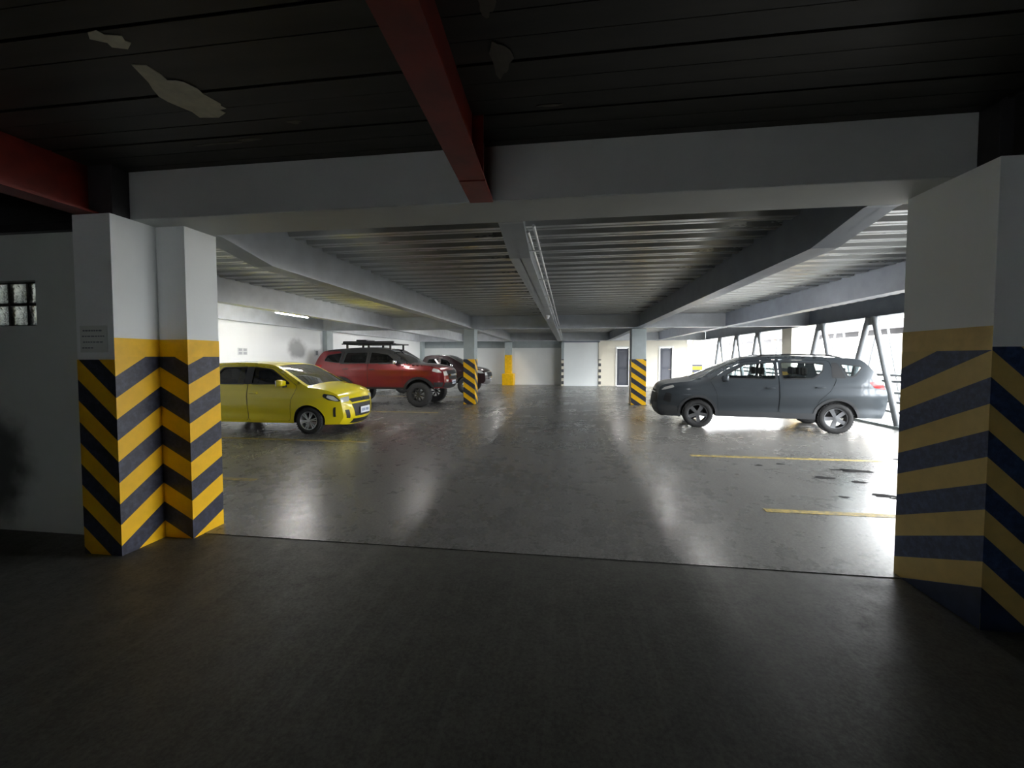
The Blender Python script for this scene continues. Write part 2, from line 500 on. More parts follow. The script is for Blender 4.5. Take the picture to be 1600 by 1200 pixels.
# hall walls
bm = bmesh.new(); bm_box(bm, -9.75, -9.30, 3.4, 26.2, 0, 3.2)
hall_left = struct(finish('wall_hall_left', bm, 'hall_wall_paint'))
for y in (14.6, 25.0):
    boxobj('pilaster', (-9.32, -9.12, y, y+0.4, 0, 3.1), 'grey_column_paint', hall_left)
bm = bmesh.new(); bm_box(bm, -9.4, -0.2, 25.6, 25.9, 0, 2.32)
hall_back = struct(finish('wall_back', bm, 'white_paint'))
bm = bmesh.new()
for i in range(6):
    if i == 0: bm_box(bm, -9.4, -0.2, 25.6, 25.9, 2.32, 3.25)
    bm_box(bm, -9.4+i*1.55, -9.4+i*1.55+1.53, 25.54, 25.60, 2.30, 3.2)
struct(finish('trim_2', bm, 'grey_column_paint'))
struct(boxobj('wall_shaft', (-0.22, 1.80, 24.85, 26.1, 0, 2.60), 'white_shell'))
shaft_cap = struct(boxobj('trim_3', (-0.3, 1.9, 24.95, 26.1, 2.60, 3.2), 'slate_steel_paint'))
# beige wall with two doors
D = [(2.93, 3.60), (5.42, 6.08)]
DH = 2.28
bm = bmesh.new()
xs = [1.80, D[0][0], D[0][1], D[1][0], D[1][1], 6.95]
for i in range(5):
    bm_box(bm, xs[i], xs[i+1], 25.2, 25.5, DH if i in (1, 3) else 0, 3.18)
struct(finish('wall_back_right', bm, 'cream_paint'))
for i, (a, b) in enumerate(D):
    d = struct(empty('door_%d' % (i+1), ((a+b)/2, 25.2, 0)))
    hw = (b-a)/2
    boxobj('door_leaf', (-hw, hw, 0.06, 0.11, 0.01, DH-0.01), 'door_grey', d)
    for z0, z1 in ((0.2, 1.0), (1.15, 2.1)):
        boxobj('door_panel', (-hw+0.12, hw-0.12, 0.045, 0.065, z0, z1), 'door_panel_grey', d, 0.006)
    bm = bmesh.new()
    bm_box(bm, -hw-0.10, -hw, -0.03, 0.12, 0, DH+0.10)
    bm_box(bm, hw, hw+0.10, -0.03, 0.12, 0, DH+0.10)
    bm_box(bm, -hw, hw, -0.03, 0.12, DH, DH+0.10)
    finish('door_frame', bm, 'white_frame', d)
    bm = bmesh.new(); bm_tube(bm, (hw-0.08, 0.06, 1.0), (hw-0.08, 0.0, 1.0), 0.012); bm_tube(bm, (hw-0.08, 0.0, 1.0), (hw-0.2, 0.0, 1.0), 0.012)
    finish('door_handle', bm, 'chrome', d)

# ------------------------------------------------------------------ concrete header over the opening
hd = struct(boxobj('trim_4', (-3.72, 2.62, 3.08, 3.565, 2.83, CZ+0.06), 'header_paint', bevel=0.008))

# ------------------------------------------------------------------ columns
def striped_faces(bm, uvl, faces):
    """faces: list of ((x,y),(x,y), z0, z1, offset at start, offset at end, phase, period, material index)"""
    for p, q, z0, z1, o0, o1, ph, per, mi in faces:
        vv = [bm.verts.new((p[0], p[1], z0)), bm.verts.new((q[0], q[1], z0)), bm.verts.new((q[0], q[1], z1)), bm.verts.new((p[0], p[1], z1))]
        f_ = bm.faces.new(vv)
        f_.material_index = mi
        for lp, zz, of in zip(f_.loops, (z0, z0, z1, z1), (o0, o1, o1, o0)):
            lp[uvl].uv = ((zz-of-ph)/per, zz)

def prism_shell(bm, poly, z0, z1):
    lo_ = [bm.verts.new((x, y, z0)) for x, y in poly]
    hi_ = [bm.verts.new((x, y, z1)) for x, y in poly]
    n = len(poly)
    for i in range(n):
        bm.faces.new((lo_[i], lo_[(i+1) % n], hi_[(i+1) % n], hi_[i]))
    bm.faces.new(hi_); bm.faces.new(lo_[::-1])

# left stepped pier of the opening
LX0, LX1, LX2, LY0, LY1, LY2 = -4.05, -3.69, -3.40, 2.90, 3.275, 3.61
pier = tag(empty('hazard_pier', (-3.7, 3.25, 0)), 'stepped white pier with bright yellow and black chevrons left of the opening', 'column')
pier_poly = [(LX0, LY0), (LX1, LY0), (LX1, LY1), (LX2, LY1), (LX2, LY2), (LX0, LY2)]
loc = lambda pts: [(x+3.7, y-3.25) for x, y in pts]
bm = bmesh.new(); prism_shell(bm, loc(pier_poly), 1.56, 2.83)
finish('shaft', bm, 'white_paint', pier)
bm = bmesh.new(); uvl = bm.loops.layers.uv.new('UVMap')
pp = loc([(LX0-.003, LY0-.003), (LX1+.003, LY0-.003), (LX1+.003, LY1-.003), (LX2+.003, LY1-.003), (LX2+.003, LY2)])
PER, PH0 = 0.355, 0.257
offs = [0.33, 0.0, 0.25, 0.09, 0.25]
ZS, ZB = 1.665, 1.82
fc = []
for i in range(4):
    fc.append((pp[i], pp[i+1], -0.02, ZS if i else 1.64, offs[i], offs[i+1], PH0, PER, 0))
    if i: fc.append((pp[i], pp[i+1], ZS, ZB, 0, 0, 0, 1, 1))
striped_faces(bm, uvl, fc)
finish('painted_base', bm, ['hazard_paint', 'yellow_paint'], pier, recalc=False)
# notice with faint lettering on the face towards the viewer
bm = bmesh.new(); bm_box(bm, -4.01+3.7, -3.75+3.7, LY0-3.25-0.006, LY0-3.25+0.001, 1.70, 1.92)
nt_ = finish('notice', bm, 'near_wall_paint', pier)
bm = bmesh.new()
for k, (a, b, hgt) in enumerate(((0.03, 0.20, 0.012), (0.02, 0.24, 0.009), (0.03, 0.22, 0.009), (0.02, 0.12, 0.009))):
    x = -0.31+a
    zz = 1.885-k*0.048
    while x < -0.31+b:
        wl = random.uniform(0.012, 0.03)
        bm_box(bm, x, x+wl, LY0-3.25-0.008, LY0-3.25-0.005, zz-hgt, zz)
        x += wl+0.008
ls = finish('lettering', bm, 'print_ink', nt_); ls['kind'] = 'stuff'

# right pier
RX0, RX1, RY0, RY1 = 2.50, 3.25, 2.80, 3.46
pier2 = tag(empty('hazard_pier', (2.9, 3.1, 0)), 'wide grey pier with flare-tinted yellow and black chevrons right of the opening', 'column')
lo2 = lambda pts: [(x-2.9, y-3.1) for x, y in pts]
bm = bmesh.new(); prism_shell(bm, lo2([(RX0, RY0), (RX1, RY0), (RX1, RY1), (RX0, RY1)]), 1.6, 2.83)
finish('shaft', bm, 'white_paint', pier2)
bm = bmesh.new(); uvl = bm.loops.layers.uv.new('UVMap')
a, b, c_, d_ = lo2([(RX0-.003, RY1+.003), (RX0-.003, RY0-.003), (RX1+.003, RY0-.003), (RX1+.003, RY1+.003)])
striped_faces(bm, uvl, [(a, b, -0.02, 1.70, -0.29, 0, 0.42, 0.32, 0), (a, b, 1.70, 1.845, 0, 0, 0, 1, 1),
                        (b, c_, -0.02, 1.72, 0, -0.72, 0.42, 0.32, 0), (d_, a, -0.02, 1.70, 0.0, -0.29, 0.42, 0.32, 0)])
for tri in (((a[0]-.001, a[1]-.04, -.02), (b[0]-.001, b[1], -.02), (b[0]-.001, b[1], .26)), ((b[0], b[1]-.001, -.02), (b[0]+.29, b[1]-.001, -.02), (b[0], b[1]-.001, .26))):
    f_ = bm.faces.new([bm.verts.new(p) for p in tri]); f_.material_index = 2
finish('painted_base', bm, ['flare_tint_hazard', 'flare_tint_yellow', 'flare_tint_black'], pier2, recalc=False)

def grid_column(x0, x1, y0, y1, ztop, label, stripe_top=1.62, per=0.36, slope=0.7, rot=1, shaft_mat='grey_column_paint', haz='hazard_paint'):
    cx_, cy_ = (x0+x1)/2, (y0+y1)/2
    e = tag(empty('parking_column', (cx_, cy_, 0)), label, 'column')
    hx, hy = (x1-x0)/2, (y1-y0)/2
    boxobj('shaft', (-hx, hx, -hy, hy, stripe_top-0.02, ztop), shaft_mat, e, 0.012)
    bm = bmesh.new(); uvl = bm.loops.layers.uv.new('UVMap')
    q = 0.006
    P4 = [(-hx-q, -hy-q), (hx+q, -hy-q), (hx+q, hy+q), (-hx-q, hy+q)]
    o_ = 0.0
    fc = []
    for i in range(4):
        p, r = P4[i], P4[(i+1) % 4]
        L = math.hypot(r[0]-p[0], r[1]-p[1])
        fc.append((p, r, 0, stripe_top, o_, o_-rot*slope*L, 0.1, per, 0)); o_ -= rot*slope*L
    striped_faces(bm, uvl, fc)
    vv = [bm.verts.new((x, y, stripe_top)) for x, y in P4]; bm.faces.new(vv)
    finish('painted_base', bm, haz, e, recalc=False)
    boxobj('base_plate', (-hx-0.04, hx+0.04, -hy-0.04, hy+0.04, -0.005, 0.012), 'dark_steel', e)
    return e
grid_column(-3.68, -3.28, 14.25, 14.7, 2.69, 'grey steel column with striped base in front of the parked pickup')
grid_column(2.22, 2.72, 14.85, 15.3, 2.69, 'grey column with striped base just ahead of the grey people carrier')
# yellow column against the back wall with its protective plinth
e = tag(empty('yellow_column', (-3.62, 25.05, 0)), 'narrow column painted yellow on a wide yellow plinth near back wall', 'column')
boxobj('shaft', (-0.2, 0.2, -0.2, 0.2, 1.85, 2.66), 'grey_column_paint', e, 0.012)
boxobj('painted_base', (-0.21, 0.21, -0.21, 0.21, 0.70, 1.86), 'yellow_paint', e, 0.012)
boxobj('plinth', (-0.36, 0.36, -0.36, 0.36, 0, 0.72), 'yellow_paint', e, 0.03)
# striped corner guards beside the white shaft
for x0, x1, lab in ((-0.38, -0.235, 'black striped corner post at the left edge of the white shaft'), (1.815, 1.96, 'faded striped corner post at the right edge of the white shaft')):
    e = tag(empty('corner_post', ((x0+x1)/2, 24.9, 0)), lab, 'post')
    bm = bmesh.new(); uvl = bm.loops.layers.uv.new('UVMap')
    h_ = (x1-x0)/2
    P4 = [(-h_, -0.1), (h_, -0.1), (h_, 0.1), (-h_, 0.1)]
    striped_faces(bm, uvl, [(P4[i], P4[(i+1) % 4], 0, 1.6, 0, 0, 0.1, 0.36, 0) for i in range(4)])
    bm.faces.new([bm.verts.new((x, y, 1.6)) for x, y in P4])
    finish('painted_base', bm, 'faded_hazard_paint', e, recalc=False)
    boxobj('shaft', (-h_, h_, -0.1, 0.1, 1.59, 2.6), 'grey_column_paint' if x0 < 0 else 'cream_paint', e)
# outer row of columns on the open side
for x0, x1, y0, y1, lab in ((7.65, 8.38, 15.35, 16.0, 'cream column on the open side behind the grey people carrier'),
                            (7.15, 7.7, 24.9, 25.5, 'cream column with yellow stripes at the far right corner of the hall')):
    grid_column(x0, x1, y0, y1, 2.72, lab, 1.3, 0.36, 0.0, 1, 'cream_paint' if y0 > 20 else 'cream_paint')

# ------------------------------------------------------------------ beams
def i_beam(name, label, x, y0, y1, zb, zt, mat, fw=0.2, rz=0.0, stiff=0, axis='y', split=None, cope=0.0):
    L = y1-y0
    e = tag(empty(name, (x, y0, zb), rz), label, 'beam')
    def bx(nm, d, m_):
        if axis == 'x': d = (d[2], d[3], d[0], d[1], d[4], d[5])
        return boxobj(nm, d, m_, e)
    H = zt-zb
    if split:
        bx('bottom_flange', (-fw/2, fw/2, 0, split-0.006, 0, 0.016), mat)
        bx('bottom_flange', (-fw/2, fw/2, split+0.006, L, -0.004, 0.014), mat)
    elif cope:
        # the near end is cut up to the underside of the header
        c1, c2 = 0.05, 0.75
        prof = [(0, cope), (c1, cope), (c2, 0), (L, 0), (L, H-0.016), (0, H-0.016)]
        for nm, hw_, pl in (('web', 0.006, prof), ('bottom_flange', fw/2, [(0, cope), (c1, cope), (c2, 0), (L, 0), (L, 0.016), (c2, 0.016), (c1, cope+0.016), (0, cope+0.016)])):
            bm = bmesh.new()
            lo_ = [bm.verts.new((-hw_, y, z)) for y, z in pl]; hi_ = [bm.verts.new((hw_, y, z)) for y, z in pl]
            bm.faces.new(lo_); bm.faces.new(hi_[::-1])
            for i in range(len(pl)):
                j = (i+1) % len(pl)
                bm.faces.new((lo_[i], hi_[i], hi_[j], lo_[j]))
            finish(nm, bm, mat, e)
    else:
        bx('bottom_flange', (-fw/2, fw/2, 0, L, 0, 0.016), mat)
    if not cope: bx('web', (-0.006, 0.006, 0, L, 0.016, H-0.016), mat)
    bx('top_flange', (-fw/2, fw/2, 0, L, H-0.016, H), mat)
    for k in range(stiff):
        yy = L*(k+0.5)/stiff
        bx('stiffener', (-fw/2+0.01, fw/2-0.01, yy-0.005, yy+0.005, 0.016, H-0.016), mat)
    return e
rb = i_beam('steel_beam', 'dark red overhead beam running from the viewer to the header', -0.465, -1.5, 3.078, 2.826, CZ+0.05, 'red_oxide_paint', 0.175, math.radians(2.3), 0, 'y', 4.2)
bm = bmesh.new(); bm_box(bm, -0.08, 0.08, 4.18, 4.192, 0.016, 0.44); finish('stiffener', bm, 'red_oxide_paint', rb)
i_beam('steel_beam', 'red overhead beam at far left resting on the stepped chevron pier', -3.93, -4.8, 3.0, 2.835, CZ+0.05, 'red_oxide_paint', 0.2, 0, 2)
lb = tag(boxobj('beam_end_block', (-4.02, -3.70, 2.93, 3.07, 2.835, CZ+0.02), 'dark_steel', None, 0.004), 'dark steel beam end on top of the stepped chevron pier', 'beam')
i_beam('steel_beam', 'nearly black overhead beam at far right above the wide grey pier', 2.70, -4.8, 3.06, 2.835, CZ+0.05, 'dark_steel', 0.2, 0, 2)
tag(boxobj('beam_end_block', (2.62, 2.95, 2.95, 3.46, 2.835, CZ+0.02), 'dark_steel', None, 0.004), 'dark steel beam end on top of the wide grey pier', 'beam')
names = {-6.45: 'pale grey beam over the yellow hatchback, nearest the left wall',
         -3.46: 'pale grey beam from the stepped pier to the column by the pickup',
         -0.50: 'narrow grey middle beam carrying conduits down the hall',
         2.42: 'slate beam from the wide pier to the column ahead of the grey car',
         5.20: 'slate beam above the grey people carrier with a bright lower edge',
         7.75: 'slate edge beam above the steel braces on the open side',
         -9.20: 'pale grey beam along the top of the left hall wall'}
for x, lab in names.items():
    mt = 'grey_steel_paint' if x < 1 else 'slate_steel_paint'
    e = i_beam('hall_beam', lab, x, 3.566, 25.5, 2.70, DZ+0.09, mt, 0.24 if x != -0.50 else 0.22, 0, 0, cope=0.132 if -4 < x < 3 else 0.0)
    if x == -0.50:
        for dx, dz in ((0.15, 0.05), (0.20, 0.10)):
            bm = bmesh.new(); bm_tube(bm, (dx, 0.02, dz), (dx, 21.5, dz), 0.014)
            finish('conduit', bm, 'conduit_metal', e, 50)
        bm = bmesh.new()
        for k in range(14):
            bm_box(bm, 0.10, 0.225, 0.6+k*1.5, 0.63+k*1.5, 0.03, 0.04)
            bm_box(bm, 0.10, 0.225, 0.6+k*1.5, 0.63+k*1.5, 0.117, 0.125)
        finish('conduit_clip', bm, 'conduit_metal', e)['kind'] = 'stuff'
for y, lab in ((14.5, 'grey cross girder over the two striped columns in mid hall'), (24.6, 'grey cross girder close to the back wall')):
    e = tag(empty('cross_beam', (-9.3, y, 2.692)), lab, 'beam')
    H = DZ-2.692
    for a, b in zip([-9.20]+GRID[1:-1], GRID[1:]):
        a, b = a+9.3, b+9.3
        boxobj('bottom_flange', (a+0.13, b-0.13, -0.12, 0.12, 0, 0.016), 'grey_steel_paint', e)
        boxobj('web', (a+0.013, b-0.013, -0.006, 0.006, 0.016, H-0.016), 'grey_steel_paint', e)
        boxobj('top_flange', (a+0.13, b-0.13, -0.12, 0.12, H-0.016, H), 'grey_steel_paint', e)

# ------------------------------------------------------------------ lamps and small wall things
def batten(x, y, z, lab, L=1.2, drop=0.35):
    e = tag(empty('batten_lamp', (x, y, z)), lab, 'lamp')
    boxobj('housing', (-0.05, 0.05, -L/2, L/2, 0.03, 0.075), 'lamp_body', e, 0.008)
    bm = bmesh.new(); bm_tube(bm, (0, -L/2+0.03, 0.015), (0, L/2-0.03, 0.015), 0.016, 12)
    finish('tube', bm, 'tube_light', e, 50)
    for yy in (-L/2+0.15, L/2-0.15):
        bm = bmesh.new(); bm_tube(bm, (0, yy, 0.07), (0, yy, drop+0.07), 0.005, 6)
        finish('hanger', bm, 'conduit_metal', e)
    return e
for bx_, zone in ((-3.85, 'left of the beam from the stepped pier'), (-6.95, 'left of the beam over the yellow hatchback'), (2.75, 'right of the beam from the wide pier')):  # battens added behind the beams, mostly out of sight, to brighten the hall
    for yy, which in (((8.6, 'nearest'), (12.0, 'second'), (16.5, 'third'), (22.5, 'farthest')) if bx_ > 0 else ((10.5, 'nearest'), (16.5, 'middle'), (22.5, 'farthest'))):
        batten(bx_, yy, DZ-0.11, '%s added fill-light batten tucked up %s' % (which, zone), 1.25, 0.05)
batten(-6.85, 9.5, 2.72, 'lit white fluorescent batten hanging above the yellow hatchback', 1.25, DZ-2.72-0.06)
e = tag(empty('bulkhead_lamp', (-0.62, 10.1, 2.70)), 'small pale lamp fixed under the narrow middle beam', 'lamp')
bm = bmesh.new(); bm_lathe(bm, [(0.0, 0), (0.05, 0), (0.06, 0.02), (0.06, 0.04)], 16); 
bmesh.ops.rotate(bm, verts=bm.verts, cent=(0, 0, 0), matrix=Matrix.Rotation(PI/2, 3, 'X'))
bmesh.ops.translate(bm, verts=bm.verts, vec=(0.12, 0, -0.04)); finish('base', bm, 'lamp_body', e, 40)
bm = bmesh.new(); bmesh.ops.create_uvsphere(bm, u_segments=14, v_segments=8, radius=0.05, matrix=Matrix.Translation((0.12, 0, -0.045))); finish('globe', bm, 'lamp_body', e, 60)
e = tag(empty('wall_sign', (-9.30, 10.68, 1.85)), 'small square sign of four marks on the left hall wall', 'sign')
boxobj('panel', (0, 0.012, -0.17, 0.17, -0.10, 0.10), 'pale_sheet', e)
for yy in (-0.085, 0.085):
    for zz in (-0.05, 0.05):
        boxobj('mark', (0.010, 0.015, yy-0.06, yy+0.06, zz-0.035, zz+0.035), 'faint_ink', e)
e = tag(empty('wall_sign', (-9.30, 14.2, 1.85)), 'small narrow plate on the left hall wall beside the pilaster', 'sign')
boxobj('panel', (0, 0.012, -0.12, 0.12, -0.12, 0.12), 'pale_sheet', e)
boxobj('mark', (0.010, 0.015, -0.07, 0.07, -0.08, 0.08), 'print_ink', e)

# ------------------------------------------------------------------ open side: kerb, guard rail, braces
struct(boxobj('trim_5', (7.58, 7.95, 3.6, 26.0, -0.02, 0.06), 'grey_column_paint'))
e = tag(empty('guard_rail', (7.85, 3.8, 0.05)), 'galvanised guard rail along the kerb of the open side', 'railing')
for z in (0.30, 0.54, 0.77, 1.04, 1.19):
    bm = bmesh.new(); bm_tube(bm, (0, 0, z), (0, 21.0, z), 0.036, 8); finish('rail', bm, 'galvanised_tube', e, 50)
for k in range(11):
    bm = bmesh.new(); bm_box(bm, -0.03, 0.03, k*2.1-0.03, k*2.1+0.03, 0, 1.2); finish('post', bm, 'galvanised_tube', e)
k = 0
for yc in (5.3, 7.4, 9.5, 11.62, 13.72, 17.9, 20.0, 22.1):
    lab = {5.3: 'nearest the wide pier', 7.4: 'second from the wide pier', 9.5: 'third from the wide pier', 11.62: 'just behind the tail of the grey car',
           13.72: 'above the rear roof of the grey car', 17.9: 'just past the cream column', 20.0: 'second past the cream column', 22.1: 'farthest down the open side'}[yc]
    e = tag(empty('steel_brace', (7.66, yc, 2.70)), 'pair of slanting steel braces ' + lab, 'brace', 'slanting braces along the open side')
    for s in (-1, 1):
        bm = bmesh.new(); bm_tube(bm, (0, s*0.09, 0), (0, s*0.95, -2.64), 0.07, 10); finish('brace_leg', bm, 'galvanised_tube', e, 50)
    boxobj('gusset', (-0.012, 0.012, -0.14, 0.14, -0.2, 0.0), 'galvanised_tube', e)
# outer screen: thinner struts standing outside
for yc in (9.4, 11.3, 13.2, 15.1, 17.0, 18.9, 20.8, 22.7):
    lab = {9.4: 'nearest', 11.3: 'second', 13.2: 'third', 15.1: 'fourth', 17.0: 'fifth', 18.9: 'sixth', 20.8: 'seventh', 22.7: 'farthest'}[yc]
    e = tag(empty('outer_strut', (9.0, yc, -0.12)), 'thin slanting strut pair outside the guard rail, %s of the eight' % lab, 'brace', 'thin struts outside the rail')
    for s in (-1, 1):
        bm = bmesh.new(); bm_tube(bm, (0, s*0.90, 0), (0, s*0.05, 3.2), 0.028, 8); finish('strut', bm, 'galvanised_tube', e, 50)
# ------------------------------------------------------------------ neighbouring building beyond the open side
def neighbour(loc_, wid, dep, hgt, wall, label, bays_n, storeys, roof):
    e = tag(empty('neighbour_building', loc_), label, 'building')
    boxobj('wall', (0, dep, 0, wid, 0, hgt), wall, e)
    bw_ = wid/bays_n
    for i in range(bays_n+1):
        boxobj('pilaster', (-0.35, 0.02, i*bw_-0.3, i*bw_+0.3, 0, hgt), 'render_cream', e)
    for s in range(storeys):
        for i in range(bays_n):
            f_ = boxobj('window', (-0.04, 0.02, i*bw_+bw_*0.28, i*bw_+bw_*0.72, 0.9+s*3.2, 2.4+s*3.2), 'white_frame', e)
            boxobj('pane', (-0.05, -0.03, i*bw_+bw_*0.31, i*bw_+bw_*0.69, 1.0+s*3.2, 2.3+s*3.2), 'window_dark', f_)
    boxobj('eave', (-1.3, dep, -0.4, wid+0.4, hgt, hgt+0.25), 'eave_grey', e)
    bm = bmesh.new()
    y0, y1 = -0.5, wid+0.5
    A = [(-1.4, hgt+0.25), (dep*0.5, hgt+1.6), (dep, hgt+0.25)]
    lo_ = [bm.verts.new((x, y0, z)) for x, z in A]; hi_ = [bm.verts.new((x, y1, z)) for x, z in A]
    bm.faces.new(lo_[::-1]); bm.faces.new(hi_)
    for i in range(3):
        j = (i+1) % 3
        bm.faces.new((lo_[i], lo_[j], hi_[j], hi_[i]))
    finish('roof', bm, roof, e)
e = tag(empty('walkway_canopy', (12.6, 12.0, -0.12)), 'flat grey walkway canopy on pale posts outside the guard rail', 'canopy')
boxobj('roof_slab', (0, 2.2, 0, 34, 3.05, 3.2), 'eave_grey', e)
boxobj('fascia', (-0.06, 0, -0.05, 34.05, 2.95, 3.3), 'eave_grey', e)
boxobj('soffit_beam', (0.9, 1.1, 0, 34, 2.8, 3.05), 'eave_grey', e)
for k in range(14):
    boxobj('post', (0.1, 0.3, k*2.6, k*2.6+0.2, 0, 3.05), 'render_pink', e)
neighbour((19.0, 26.0, -0.12), 34, 8, 5.0, 'render_pink', 'pale building with pilasters seen beyond the guard rail', 11, 1, 'eave_grey')
neighbour((29.5, 20.0, -0.12), 16, 8, 2.5, 'render_cream', 'low building with teal roof beyond the braces', 4, 1, 'roof_teal')

# ------------------------------------------------------------------ cars
def catmull(pts, n=4):
    out = []
    m_ = len(pts)
    for i in range(m_-1):
        p0, p1, p2, p3 = pts[max(i-1, 0)], pts[i], pts[i+1], pts[min(i+2, m_-1)]
        l1 = math.hypot(p2[0]-p1[0], p2[1]-p1[1])
        t1 = [(p2[k]-p0[k]) for k in range(3)]; t2 = [(p3[k]-p1[k]) for k in range(3)]
        for t_ in (t1, t2):
            q = math.hypot(t_[0], t_[1]) or 1
            for k in range(3): t_[k] *= l1*0.85/q
        for j in range(n):
            u = j/n
            a, b, c0, d0 = 2*u**3-3*u*u+1, u**3-2*u*u+u, -2*u**3+3*u*u, u**3-u*u
            out.append(tuple(a*p1[k]+b*t1[k]+c0*p2[k]+d0*t2[k] for k in range(3)))
    out.append(tuple(pts[-1]))
    return out

def inside(p, poly):
    x, y = p
    r = False
    j = len(poly)-1
    for i in range(len(poly)):
        xi, yi = poly[i]; xj, yj = poly[j]
        if (yi > y) != (yj > y) and x < (xj-xi)*(y-yi)/(yj-yi)+xi: r = not r
        j = i
    return r
def segdist(p, a, b):
    ax, ay = a; bx_, by = b
    dx, dy = bx_-ax, by-ay
    t_ = max(0, min(1, ((p[0]-ax)*dx+(p[1]-ay)*dy)/(dx*dx+dy*dy+1e-12)))
    return math.hypot(p[0]-ax-t_*dx, p[1]-ay-t_*dy)
def area(poly): return sum(poly[i-1][0]*poly[i][1]-poly[i][0]*poly[i-1][1] for i in range(len(poly)))/2
def offset(poly, d):
    """move a polygon's edges outward by d (inward if negative)"""
    s = 1 if area(poly) > 0 else -1
    n = len(poly); out = []
    for i in range(n):
        a, b, c0 = Vector(poly[i-1]), Vector(poly[i]), Vector(poly[(i+1) % n])
        e1, e2 = (b-a).normalized(), (c0-b).normalized()
        n1, n2 = Vector((e1.y, -e1.x))*s, Vector((e2.y, -e2.x))*s
        bi = (n1+n2)
        bi = bi/max(bi.length_squared, 0.5)*2
        out.append(tuple(b+bi*d))
    return out
def roundpoly(poly, r=0.05, n=3):
    out = []
    m_ = len(poly)
    for i in range(m_):
        a, b, c0 = Vector(poly[i-1]), Vector(poly[i]), Vector(poly[(i+1) % m_])
        l1, l2 = (a-b).length, (c0-b).length
        q = min(r, l1*0.4, l2*0.4)
        p1, p2 = b+(a-b).normalized()*q, b+(c0-b).normalized()*q
        for k in range(n+1):
            u = k/n
            out.append(tuple(p1*(1-u)**2+b*2*u*(1-u)+p2*u*u))
    return out
def subdiv(poly, step):
    out = []
    for i in range(len(poly)):
        a, b = poly[i], poly[(i+1) % len(poly)]
        k = max(1, int(math.hypot(b[0]-a[0], b[1]-a[1])/step))
        for j in range(k): out.append((a[0]+(b[0]-a[0])*j/k, a[1]+(b[1]-a[1])*j/k))
    return out

